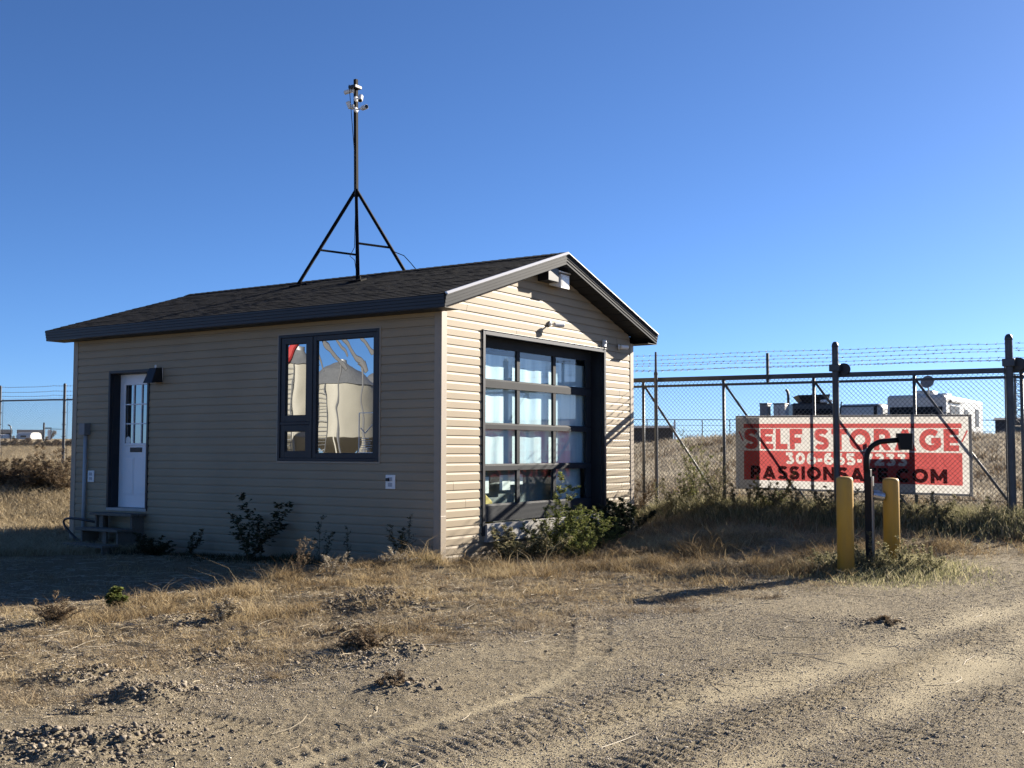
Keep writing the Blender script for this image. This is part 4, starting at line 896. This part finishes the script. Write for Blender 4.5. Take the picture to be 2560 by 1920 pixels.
n = 16000; x = rs.normal(4.75, .55, n); y = rs.normal(1.9, .75, n); h = rs.uniform(.04, .24, n)*np.exp(-((x-4.7)**2+(y-2)**2)/.9); k = rs.uniform(0, 1, n) < .8; blades('weeds_by_bollards', x[k], y[k], h[k]+.02, rs.uniform(.004, .009, n)[k], h[k]*.6+.01, m_grey, 'thin pale weeds around the two yellow bollards')

def weed(name, label, x, y, h, spread, stems, leaves, lsize, lm, sm, cat='weed', group=None, curl=.5, branch=2, seed=0, z=None, up=1.0):
    rd = random.Random(seed+int(x*1000)); z = H(x, y) if z is None else z
    k = root(name, label, cat, (x, y, z), 0, group); sb, lb = MB(), MB()
    def leaf(p, d, L_, W_):
        d = d/np.linalg.norm(d); s = np.cross(d, (rd.uniform(-1, 1), rd.uniform(-1, 1), 1)); s /= np.linalg.norm(s)+1e-9; t_ = p+d*L_+np.array((0, 0, -L_*.25))
        lb.quad(p, p+d*L_*.5+s*W_, t_, p+d*L_*.5-s*W_)
    def stem(p, d, ln, r, lev):
        n_ = 6; pts = [p]
        for i in range(n_):
            d = d + np.array((rd.gauss(0, .13), rd.gauss(0, .13), -curl*.10*(i/n_)*(1 if lev else .6)+.03*up)); d /= np.linalg.norm(d)
            p = p + d*ln/n_; pts.append(p)
            for _ in range(leaves):
                a = rd.uniform(0, 6.28); q = p - d*rd.uniform(0, ln/n_)
                leaf(q, d*rd.uniform(.1, .8)+np.array((math.cos(a), math.sin(a), rd.uniform(-.3, .5))), lsize[0]*rd.uniform(.5, 1.2), lsize[1]*rd.uniform(.6, 1.2))
            if lev == 0:
                for _ in range(branch):
                    a = rd.uniform(0, 6.28); stem(p, d*.8+np.array((math.cos(a), math.sin(a), .25))*.75, ln*rd.uniform(.18, .42)*(1.15-i/n_), r*.55, 1)
        sb.tube(pts, [r*(1-.75*i/n_) for i in range(n_+1)], 3, False)
    for s_ in range(stems):
        a = rd.uniform(0, 6.28); o = rd.random()**.7; d = np.array((math.cos(a)*o*1.7*spread/h, math.sin(a)*o*1.7*spread/h, 1.0)); d /= np.linalg.norm(d)
        stem(np.array((rd.gauss(0, .10*spread+.01), rd.gauss(0, .10*spread+.01), -.02)), d, h*rd.uniform(.55, 1.05)*(1.15-.1*o), .0045+.002*h, 0)
    sb.build('stem', sm, k, local=True)
    if lb.v: lb.build('leaves', lm, k, local=True)
    return k
GW = 'green weeds in front of the overhead door'
for lab, x, y, h, sp, st_, lv, ls, lm in (
    ('grey green bushy weed at the left foot of the overhead door', .42, 1.0, .50, .55, 13, 5, (.045, .010), m_grey),
    ('bright green feathery bush below the middle of the overhead door', .52, 1.95, .66, .66, 20, 7, (.036, .006), m_green),
    ('tall spiky green weed rising highest over the overhead door sill', .40, 2.15, 1.0, .20, 3, 7, (.055, .012), m_green),
    ('green weed at the right foot of the overhead door', .45, 2.9, .54, .5, 14, 6, (.036, .007), m_green),
    ('low yellowish weed clump in front of the green bush', .95, 1.75, .36, .5, 20, 6, (.032, .005), m_green),
    ('feathery yellow green weed between the two green bushes of the overhead door', .62, 2.45, .62, .6, 18, 7, (.034, .006), m_green),
    ('spreading pale green weed left of the feathery bush', .62, 1.45, .50, .55, 16, 6, (.034, .006), m_grey),
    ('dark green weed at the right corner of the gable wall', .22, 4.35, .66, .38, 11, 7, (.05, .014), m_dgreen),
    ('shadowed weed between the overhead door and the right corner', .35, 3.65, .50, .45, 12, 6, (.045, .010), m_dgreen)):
    weed('weed', lab, x, y, h, sp, st_, lv, ls, lm, m_stem, group=GW)
LW = 'weeds along the shaded long wall'
for lab, x, y, h, sp, st_, lv, ls, lm in (
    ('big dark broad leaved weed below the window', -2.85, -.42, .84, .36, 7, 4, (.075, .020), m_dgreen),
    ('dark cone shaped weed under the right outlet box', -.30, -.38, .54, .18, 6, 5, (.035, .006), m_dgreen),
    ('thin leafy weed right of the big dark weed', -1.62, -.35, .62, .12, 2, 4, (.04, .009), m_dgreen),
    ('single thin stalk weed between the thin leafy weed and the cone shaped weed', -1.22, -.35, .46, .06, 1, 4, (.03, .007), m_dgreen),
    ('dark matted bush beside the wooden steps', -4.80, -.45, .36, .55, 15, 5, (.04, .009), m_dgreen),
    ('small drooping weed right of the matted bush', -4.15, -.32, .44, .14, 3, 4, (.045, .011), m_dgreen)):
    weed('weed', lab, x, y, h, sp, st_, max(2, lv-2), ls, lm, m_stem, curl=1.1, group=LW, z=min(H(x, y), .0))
weed('weed', 'small bright green leafy plant at the edge of the building shadow', -.52, -4.35, .20, .14, 6, 5, (.05, .022), m_green, m_stem, branch=1)
GT = 'weeds along the gate'
for lab, u, off, h, sp, st_, lm in (
    ('bare forked pale weed between the building corner and the left gate post', -6.02, -.45, .62, .16, 3, m_brown),
    ('green weed just right of the left gate post', -5.35, -.35, .55, .35, 8, m_grey),
    ('tall thin green weed with a spire, left of the banner', -5.05, -.25, 1.0, .30, 6, m_green),
    ('wispy green weed under the second gate upright', -4.55, -.45, .85, .35, 8, m_grey),
    ('green weed under the letter S of SELF', -4.05, -.5, .48, .4, 9, m_grey),
    ('green weed under the letters LF of SELF', -3.6, -.4, .60, .4, 9, m_green),
    ('grey green weed under the letter S of STORAGE', -3.1, -.55, .52, .4, 9, m_grey),
    ('grey green weed at the foot of the roller post in front of the banner', -2.5, -.5, .50, .4, 9, m_grey),
    ('grey green weed right of the second yellow bollard', -1.5, -.7, .46, .45, 9, m_grey),
    ('low grey green weed below the right end of the banner', -.9, -.6, .42, .45, 9, m_grey),
    ('pale weed beside the foot of the right roller post', -.25, -.45, .36, .35, 8, m_grey),
    ('pale dry weed at the right edge under the gate', .55, -.55, .34, .35, 8, m_brown)):
    q = fp(u, 0, off); weed('weed', lab, q[0], q[1], h*1.2, sp*1.1, st_+3, 5, (.036, .007), lm, m_stem, group=GT)
for lab, x, y, h, sp in (('pale weed between the two yellow bollards', 4.78, 1.55, .42, .22), ('pale weed left of the front yellow bollard', 4.36, 1.42, .34, .3), ('dry weed at the foot of the rear yellow bollard', 5.05, 1.75, .42, .2), ('dry weed right of the rear yellow bollard', 5.35, 2.0, .30, .3)):
    weed('weed', lab, x, y, h, sp, 9, 4, (.025, .006), m_grey, m_stem, group='weeds by the yellow bollards')
DC = 'dry weed clumps on the dirt'
for lab, x, y, h, sp, n_, lm in (
    ('round reddish brown tumbleweed clump in the middle of the dirt', 3.05, -4.95, .17, .34, 34, m_brown),
    ('flat dry clump between the tumbleweed and the tyre track', 4.05, -5.80, .08, .28, 16, m_brown),
    ('dry twiggy clump at the lower left on a dug up mound', 1.85, -6.55, .12, .38, 18, m_pale),
    ('dry straw clump at the bottom left beside the dug up strip', 2.85, -7.15, .09, .40, 22, m_pale),
    ('flat dry weed lying in the road right of centre', 5.85, -1.85, .09, .38, 18, m_brown),
    ('tuft of straw standing in the open dirt on the left', .95, -4.35, .20, .10, 22, m_pale),
    ('dry tuft near the left edge of the sunlit dirt', -.1, -5.25, .24, .22, 20, m_brown),
    ('tall dry weed spire at the edge of the building shadow', -.30, -2.15, .42, .05, 4, m_brown),
    ('bent dry weed right of the dry spire', -.12, -1.75, .26, .3, 9, m_pale),
    ('dry weed tangle near the sunny building corner', .0, -.85, .22, .3, 14, m_pale),
    ('dry brown heap of weeds in front of the green bush', 1.55, 2.0, .24, .40, 22, m_brown),
    ('dark dry clump in the grass left of the front yellow bollard', 3.5, .2, .12, .4, 16, m_brown)):
    weed('dry_weed', lab, x, y, h, sp, n_, 2, (.03, .004), lm, lm, group=DC, curl=1.4, branch=2)
DL = 'dry weeds by the left fence'
for lab, px, D, h, sp in (('dark dry weed mass at the left edge below the fence', 0, 24.0, .80, .9), ('dark dry weed mass second from the left edge', 48, 23.6, .75, .9), ('dark dry weed mass left of the fence post', 100, 24.2, .85, .9), ('dark dry weed mass at the building corner below the fence post', 150, 23.8, .75, .8)):
    q = at(px, 1260, D); weed('dry_weed', lab, q[0], q[1], h, sp, 34, 4, (.06, .009), m_brown, m_brown, group=DL)
# ------------------------------------------------------------------ beyond the fences
def gat(px, D): q = at(px, 1100, D); return q[0], q[1], H(q[0], q[1])
face = lambda x, y: math.atan2(CAM[0]-x, -(CAM[1]-y))               # turns a local -Y front towards the camera
BD = 'dry bushes beyond the left fence'
for i, (px, D) in enumerate(((-15, 58), (8, 61), (30, 57), (55, 60), (78, 58), (100, 61), (122, 57), (144, 60), (160, 58))):
    x, y, z = gat(px, D); weed('dry_bush', 'dark brown bush in the row of bushes beyond the left fence', x, y, .62, .8, 15, 5, (.10, .02), m_brown, m_brown, 'bush', BD)
m_rv = mat('white gelcoat', (.50, .50, .475), .4, var=.04); m_gls = mat('dark vehicle glass', (.006, .008, .011), .3, spec=.1); m_tyre = mat('tyre rubber', (.02, .02, .02), .9); m_grey3 = mat('grey metal panel', (.16, .165, .17), .5, var=.1)
def wheel(k, x, y, r=.42, w_=.26):
    o = MB().lathe((x-w_/2, y, r), [(r*.7, 0), (r, .04), (r, w_-.04), (r*.7, w_)], 20, (1, 0, 0)).build('wheel', m_tyre, k, local=True)
    MB().lathe((x-w_/2-.01, y, r), [(r*.55, 0), (r*.55, w_+.02)], 14, (1, 0, 0)).build('rim', m_grey3, o, local=True)
def rounded(x0, x1, y0, y1, z0, z1, name, m, k, b=.12): return MB().box(x0, x1, y0, y1, z0, z1).build(name, m, k, local=True, bevel=b)
# motorhome, its nose towards the camera
x, y, _ = gat(2291, 49.5); z = 1.397-(1000-1130)/2821.3*49.5-3.22+.4
rv = root('motorhome', 'white motorhome with wide dark windshield and dish antenna beyond the banner', 'motorhome', (x, y, z), face(x, y)-rad(13))
rounded(-1.25, 1.25, 0, 8.6, .45, 3.05, 'body', m_rv, rv, .14)
MB().box(-1.12, 1.12, -.02, .05, 1.62, 2.52).build('windshield', m_gls, rv, local=True, bevel=.01); MB().box(-.03, .03, -.035, -.021, 1.62, 2.52).build('windshield_divider', m_rv, rv, local=True)
rounded(-1.2, 1.2, -.12, .06, .35, .85, 'bumper', m_grey3, rv, .05)
for sx in (-1, 1):
    MB().box(sx*.95-.14, sx*.95+.14, -.03, 0.01, 1.0, 1.2).build('headlight', m_whitep, rv, local=True, bevel=.02)
    o = MB().box(sx*1.42-.11, sx*1.42+.11, -.12, .0, 1.75, 2.2).build('mirror', m_black, rv, local=True, bevel=.03); MB().bar((sx*1.2, .0, 2.25), (sx*1.42, -.06, 2.2), .04).build('mirror_arm', m_black, o, local=True)
for ya, yb, za, zb in ((.9, 1.75, 1.75, 2.58), (1.95, 2.75, 1.75, 2.58), (6.6, 7.3, 1.75, 2.6), (4.0, 4.6, 1.8, 2.5)):
    o = MB().box(1.255, 1.275, ya-.04, yb+.04, za-.04, zb+.04).build('window', m_whitep, rv, local=True); MB().box(1.276, 1.285, ya, yb, za, zb).build('pane', mat('grey window glass', (.025, .027, .03), .4, spec=.1), o, local=True)
MB().box(1.27, 1.36, .7, 3.1, 2.72, 2.84).build('awning', m_grey3, rv, local=True, bevel=.02); MB().box(1.252, 1.258, 2.3, 8.4, .9, 1.05).build('side_stripe', mat('pale teal stripe', (.25, .45, .5), .5), rv, local=True)
for ya in (1.6, 4.6): rounded(-.4, .4, ya, ya+1.0, 3.055, 3.32, 'roof_unit', m_rv, rv, .08)
o = MB().bar((.35, .9, 3.05), (.35, .9, 3.5), .05).build('dish_mast', m_grey3, rv, local=True)
MB().lathe((.35, .86, 3.62), [(.02, .0), (.18, .03), (.29, .09), (.30, .10), (.02, .04)], 20, (-.1, -.9, .35)).build('dish', m_grey3, o, local=True)
wheel(rv, -1.1, 1.7); wheel(rv, 1.1, 1.7); wheel(rv, -1.1, 6.4); wheel(rv, 1.1, 6.4)
# dark truck with stack and roof deck
x, y, _ = gat(2042, 58); z = 1.397-(986-1130)/2821.3*58-3.75+.3
tk = root('truck', 'dark truck cab with upright exhaust stack and flat roof deck beyond the banner', 'truck', (x, y, z), face(x, y)+rad(8))
m_tk = mat('dark blue truck paint', (.02, .024, .032), .35)
rounded(-1.05, 1.05, 1.2, 3.2, .9, 3.05, 'cab', m_tk, tk, .08); rounded(-.75, .75, -.9, 1.2, .8, 1.9, 'hood', m_tk, tk, .1); rounded(-1.1, 1.1, -1.05, -.9, .5, .9, 'bumper', m_grey3, tk, .03)
MB().box(-.95, .95, 1.16, 1.2, 2.0, 2.75).build('windshield', m_gls, tk, local=True, bevel=.01)
mb = MB(); mb.hexa([(-.5, 1.2, 3.05), (.75, 1.2, 3.05), (-.5, 2.9, 3.05), (.75, 2.9, 3.05), (-.82, .9, 3.46), (.86, .9, 3.50), (-.82, 3.1, 3.46), (.86, 3.1, 3.50)]); mb.build('roof_deck', m_black, tk, local=True, bevel=.02)
MB().tube([(-1.02, 3.3, .9), (-1.02, 3.3, 3.6), (-1.04, 3.35, 3.75), (-1.12, 3.4, 3.88)], .075, 10).build('exhaust_stack', m_tk, tk, local=True)
rounded(.35, .95, .85, 1.15, 3.06, 3.22, 'roof_lamp', m_whitep, tk, .06)
MB().box(-.45, .45, 3.2, 8.5, .8, 1.1).build('chassis', m_tk, tk, local=True)
for yy in (-.2, 6.4, 7.6): wheel(tk, -.95, yy, .5); wheel(tk, .95, yy, .5)
# two pale cabinets left of the truck; the left one's shade is painted as grey
for px, wd, lab in ((1914, .40, 'pale box cabinet with its shade painted grey, left of the pair beyond the banner'), (1953, .60, 'pale box cabinet beside the dark truck, sunlit on its right half')):
    x, y, _ = gat(px, 58); z = H(x, y); k = root('storage_cabinet', lab, 'cabinet', (x, y, z), face(x, y)-rad(18), 'cabinets beyond the banner'); zt = 1.397-(1012-1130)/2821.3*58-z
    rounded(-wd/2, wd/2, -.3, .3, 0, zt, 'body', m_rv if wd > .5 else m_grey3, k, .03); rounded(-wd/2-.03, wd/2+.03, -.33, .33, zt+.002, zt+.07, 'lid', m_grey3, k, .02); MB().box(-.02, .02, -.325, -.302, .2, zt-.2).build('door_seam', m_grey3, k, local=True)
# camper trailer between truck and motorhome
x, y, _ = gat(2150, 56); z = H(x, y)
cpr = root('camper_trailer', 'white camper trailer with black trim between the dark truck and motorhome', 'camper', (x, y, z), face(x, y)-rad(20)); zt = 1.397-(1010-1130)/2821.3*56-z
rounded(-1.1, 1.1, 0, 4.5, .4, zt, 'body', m_rv, cpr, .2); MB().box(-.9, 1.0, -.02, .0, zt-.14, zt-.08).build('trim', m_black, cpr, local=True); MB().box(-.75, .75, -.03, -.005, zt-.75, zt-.62).build('trim', m_black, cpr, local=True)
o = MB().box(.72, .88, -.03, -.006, zt-.62, zt-.12).build('window', m_gls, cpr, local=True); MB().bar((-.95, -.2, zt-.75), (-.9, -.05, zt+.12), .05).build('post', m_black, cpr, local=True)
MB().bar((0, -.9, .45), (0, .1, .5), .09).build('tow_bar', m_grey3, cpr, local=True); wheel(cpr, -1.0, 2.4, .34, .2); wheel(cpr, 1.0, 2.4, .34, .2)
x, y, _ = gat(2205, 58); k = root('cargo_trailer', 'grey sloped trailer front tucked behind the motorhome', 'trailer', (x, y, H(x, y)), face(x, y)); zt = 1.397-(1012-1130)/2821.3*58-H(x, y)
mb = MB(); mb.hexa([(-.6, 0, .4), (.9, 0, .4), (-.6, 4, .4), (.9, 4, .4), (-.6, 0, zt-.12), (.9, 0, zt+.15), (-.6, 4, zt-.12), (.9, 4, zt+.15)]); mb.build('body', m_grey3, k, local=True, bevel=.04); wheel(k, -.5, 2, .34, .2); wheel(k, .8, 2, .34, .2)
# sheds, mound, far fence, lattice tower on the right
m_shed = mat('dark brown shed wall', (.045, .042, .04), .7, var=.2); m_shedr = mat('dark shed roof', (.03, .03, .032), .6)
def shed(label, px0, px1, ytop, D, m, wall_h, rot=0, deep=4.0, ridge=.35, name='shed'):
    xa, ya, _ = gat((px0+px1)/2, D); k = root(name, label, 'shed', (xa, ya, H(xa, ya)), face(xa, ya)+rot); ln = (px1-px0)/2821.3*D; zt = 1.397-(ytop-(1127 if px0 < 1000 else 1130))/2821.3*D - H(xa, ya); h0 = zt-ridge
    MB().box(-ln/2, ln/2, 0, deep, -.5, h0).build('wall', m, k, local=True)
    mb = MB(); a = ln/2+.15; mb.hexa([(-a, -.2, h0), (a, -.2, h0), (-a, deep/2, h0+ridge*.9), (a, deep/2, h0+ridge*.9), (-a, -.2, h0+.08), (a, -.2, h0+.08), (-a, deep/2, zt), (a, deep/2, zt)])
    mb.hexa([(-a, deep/2, h0+ridge*.9), (a, deep/2, h0+ridge*.9), (-a, deep+.2, h0), (a, deep+.2, h0), (-a, deep/2, zt), (a, deep/2, zt), (-a, deep+.2, h0+.08), (a, deep+.2, h0+.08)]); mb.build('roof', m_shedr, k, local=True)
    return k
k = shed('low dark shed just right of the building beyond the gate', 1500, 1682, 1064, 90, m_shed, 2, 0, 5, .3); MB().box(2.95, 3.1, -.05, -.0, 0, 1.9).build('white_corner_post', m_whitep, k, local=True)
shed('dark low building behind the dirt mound at the right edge', 2500, 2760, 1040, 110, m_shed, 2, 0, 6, .4)
x, y, z = gat(2580, 78); xs_ = np.linspace(-5.5, 5.5, 60); ys_ = np.linspace(-4, 4, 40); XX, YY = np.meshgrid(xs_, ys_); ZZ = 2.1*np.exp(-(XX/3.0)**4-(YY/2.4)**2) + .12*fbm(XX+x, YY+y, .8, 3, 3) - .3
i_ = np.arange(60*40).reshape(40, 60); md = npmesh('dirt_mound', np.stack([XX+x, YY+y, ZZ+z], -1).reshape(-1, 3), [np.stack([i_[:-1, :-1], i_[:-1, 1:], i_[1:, 1:], i_[1:, :-1]], -1).reshape(-1, 4)], mat('mound dirt', (.15, .12, .08), .95, var=.4, scale=3)); tag(md, 'brown dirt mound at the right edge', 'mound', kind='structure')
ff = root('far_fence', 'distant fence line with thin posts and top rail on the rise', 'fence', (0, 60, 2))
fpts = [gat(px, 100) for px in range(1480, 2700, 69)]
for x, y, z in fpts: MB().lathe((x, y, z-.5), [(.045, 0), (.045, 1.397-(1049-1130)/2821.3*100-z+.5)], 6).build('post', m_galv, ff)
for dz, nm in ((0, 'top_rail'), (-.5, 'wire'), (-1.0, 'wire')): MB().tube([(x, y, 1.397-(1050-1130)/2821.3*100+dz) for x, y, z in fpts], .035 if dz == 0 else .015, 5).build(nm, m_galv, ff)
x, y, z = gat(2550, 85); tw = root('lattice_tower', 'thin steel lattice mast at the right edge behind the fence', 'tower', (x, y, z)); zt = 1.397-(935-1130)/2821.3*85-z
for sx, sy in ((-.3, -.3), (.3, -.3), (.3, .3), (-.3, .3)): MB().bar((sx, sy, -.3), (sx*.8, sy*.8, zt), .06).build('leg', m_galv, tw, local=True)
mb = MB()
for i in range(12):
    a, b = zt*i/12, zt*(i+1)/12
    for p, q in (((-.28, -.28), (.28, -.28)), ((.28, -.28), (.28, .28)), ((.28, .28), (-.28, .28)), ((-.28, .28), (-.28, -.28))): mb.bar((*p, a), (*q, b), .03); mb.bar((*q, a), (*p, b), .03); mb.bar((*p, b), (*q, b), .03)
mb.build('lattice', m_galv, tw, local=True)
# things far off on the left
shed('long grey shed far off beyond the left fence', 46, 108, 1074, 240, mat('grey metal wall', (.20, .205, .21), .5), 2, 0, 6, .8)
k = shed('dark roofed open shed at the far left edge', -60, 25, 1073, 240, m_shedr, 2, 0, 6, .9); MB().box(-1.0, 3.2, -1.5, -.4, -.4, 1.0).build('white_bay', m_whitep, k, local=True, bevel=.2)
x, y, z = gat(58, 200); k = root('white_camper', 'round white camper parked far off in front of the long grey shed', 'camper', (x, y, z), face(x, y)-rad(40))
zt = 1.397-(1081-1127)/2821.3*200-z
MB().sweep((-1.5, 0, 0), (1.5, 0, 0), (0, 1, 0), (0, 0, 1), [(0, -.3), (0, zt*.55), (.25, zt*.85), (.7, zt), (2.2, zt), (2.7, zt*.8), (2.9, zt*.5), (2.9, -.3)], True).build('body', m_rv, k, local=True); MB().box(-.6, .6, -.03, 0.0, zt*.3, zt*.55).build('window', m_gls, k, local=True)
x, y, z = gat(122, 180); k = root('white_shelter', 'small white shelter under a dark roof left of the building', 'shelter', (x, y, z), face(x, y)); zt = 1.397-(1069-1127)/2821.3*180-z
MB().box(-.2, .25, 0, .6, -.3, zt-.35).build('white_panel', m_whitep, k, local=True); MB().box(-.7, .35, -.2, .9, zt-.12, zt).build('roof', m_shedr, k, local=True)
for xx in (-.65, .3): MB().bar((xx, 0, -.3), (xx, 0, zt-.12), .1).build('post', m_galv, k, local=True)
MB().bar((-.65, 0, zt-.2), (2.4, 0, zt-.25), .08).build('beam', m_galv, k, local=True); MB().bar((2.4, 0, -.3), (2.4, 0, zt-.2), .1).build('post', m_galv, k, local=True)
for px, yt, D, lab in ((109, 1058, 150, 'dark pole in front of the long grey shed'), (27, 1063, 150, 'bent lamp pole at the far left')):
    x, y, z = gat(px, D); k = root('utility_pole', lab, 'pole', (x, y, z)); zt = 1.397-(yt-1127)/2821.3*D-z
    pts = [(0, 0, -.3), (0, 0, zt)] if px > 50 else [(0, 0, -.3), (0, 0, zt-.5), (-.15, 0, zt-.15), (-.6, 0, zt)]
    MB().tube(pts, .13 if px > 50 else .08, 8).build('pole', m_galv, k, local=True); MB().lathe((pts[-1][0], 0, pts[-1][2]-.02), [(.1, 0), (.14, .05), (.05, .12)], 8).build('cap', m_galv, k, local=True)
x, y, z = gat(128, 260); tr = root('bare_tree', 'pale bare tree far off between the grey shed and building', 'tree', (x, y, z)); rd = random.Random(2); tb, cb = MB(), MB()
ht = 1.397-(1056-1127)/2821.3*260-z
def limb(p, d, ln, r, lev):
    q = p+d*ln; (tb if lev < 2 else cb).tube([p, (p+q)/2+np.array((rd.gauss(0, ln*.05), rd.gauss(0, ln*.05), 0)), q], [r, r*.8, r*.6], 4, False)
    if lev < 5:
        for _ in range(3 if lev else 5):
            a = rd.uniform(0, 6.28); e_ = d*.8+np.array((math.cos(a), math.sin(a), .35))*.75; limb(p+(q-p)*rd.uniform(.5, 1), e_/np.linalg.norm(e_), ln*.72, r*.6, lev+1)
limb(np.array((0, 0, -.5)), np.array((0, 0, 1.0)), ht*.3, .22, 0); m_bark = mat('pale bark', (.2, .18, .16), .9); tb.build('trunk', m_bark, tr, local=True); cb.build('crown', m_bark, tr, local=True)

# ------------------------------------------------------------------ seen only mirrored in the window: grain bins behind the camera
def mirror_at(px, D): q = at(px, 1134, D); return q[0], -q[1]
m_bin = mat('cream steel bin', (.295, .285, .235), .45, var=.05, scale=.6); m_binr = mat('grey bin roof', (.2, .21, .215), .45, metal=.4, var=.1); m_au = mat('red auger paint', (.35, .03, .03), .45)
def grain_bin(label, px, D, r, z0, z1):
    x, y = mirror_at(px, D); k = root('grain_bin', label, 'grain bin', (x, y, -.08), 0, 'grain bins behind the camera')
    pr = []; n_ = int((z1-z0)/.12)
    for i in range(n_): pr += [(r+.012, z0+(z1-z0)*i/n_), (r-.012, z0+(z1-z0)*(i+.5)/n_)]
    MB().lathe((0, 0, 0), [(.25, .75)] + [(r-.02, z0-.01)] + pr + [(r, z1)], 36).build('bin_wall', m_bin, k, local=True, smooth=True)
    MB().lathe((0, 0, 0), [(r+.08, z1-.02), (r*.5, z1+r*.42), (.35, z1+r*.62), (.33, z1+r*.62+.25), (.02, z1+r*.62+.3)], 36).build('roof', m_binr, k, local=True)
    for i in range(8):
        a = i*math.pi/4+.2; MB().bar((r*math.cos(a), r*math.sin(a), 0), (r*.98*math.cos(a), r*.98*math.sin(a), z0+.2), .14).build('leg', m_bin, k, local=True)
    mb = MB(); a = math.atan2(0-y, -1.5-x)+.5
    c_, s_ = math.cos(a), math.sin(a)
    for w_ in (-.25, .25): mb.bar(((r+.12)*c_-w_*s_, (r+.12)*s_+w_*c_, .6), ((r+.12)*c_-w_*s_, (r+.12)*s_+w_*c_, z1), .04)
    for i in range(int((z1-.6)/.3)): mb.bar(((r+.12)*c_-.25*s_, (r+.12)*s_+.25*c_, .6+.3*i), ((r+.12)*c_+.25*s_, (r+.12)*s_-.25*c_, .6+.3*i), .03)
    mb.build('ladder', m_binr, k, local=True); return k
grain_bin('cream hopper grain bin mirrored in the large window pane', 850, 84, 2.7, 2.5, 6.4)
grain_bin('big cream grain bin mirrored in the narrow window pane', 744, 66, 1.15, 2.3, 6.6)
grain_bin('cream grain bin mirrored at the right edge of the large pane', 955, 96, 2.3, 2.6, 6.9)
x, y = mirror_at(712, 60); ag = root('grain_auger', 'red grain auger tube leaning up beside the mirrored bins', 'auger', (x, y, -.08)); MB().tube([(-3, 1.5, .6), (1.2, -.5, 8.5)], .22, 12).build('tube', m_au, ag, local=True)
for s_ in (-1, 1): MB().bar((-.8, .4+s_*.9, .3), (-.2, .1, 5.6), .1).build('leg', m_au, ag, local=True); 
for s_ in (-1, 1): MB().lathe((-.8, .4+s_*.95-.1, .35), [(.2, 0), (.35, .03), (.35, .17), (.2, .2)], 14, (0, 1, 0)).build('wheel', m_tyre, ag, local=True)
x, y = mirror_at(930, 60); tb_ = mat('grey steel tower', (.12, .125, .13), .5); bs = root('bin_spout', 'grey spout pipes slanting down over the mirrored bins', 'spout', (x, y, -.08))
def m3(px, py, D): q = at(px, py, D); return np.array((q[0]-x, -q[1]-y, q[2]+.08))
for p, q, r_ in (((800, 838), (846, 905), .10), ((846, 905), (862, 925), .14), ((832, 840), (868, 890), .07), ((845, 835), (905, 905), .12), ((905, 905), (918, 930), .17), ((898, 838), (935, 885), .08), ((785, 870), (815, 930), .05)): MB().tube([m3(*p, 62), m3(*q, 62)], r_, 8).build('pipe', tb_, bs, local=True)
for px in (846, 905): MB().tube([m3(px, 905, 62), m3(px+4, 1160, 62)], .06, 6).build('leg', tb_, bs, local=True)
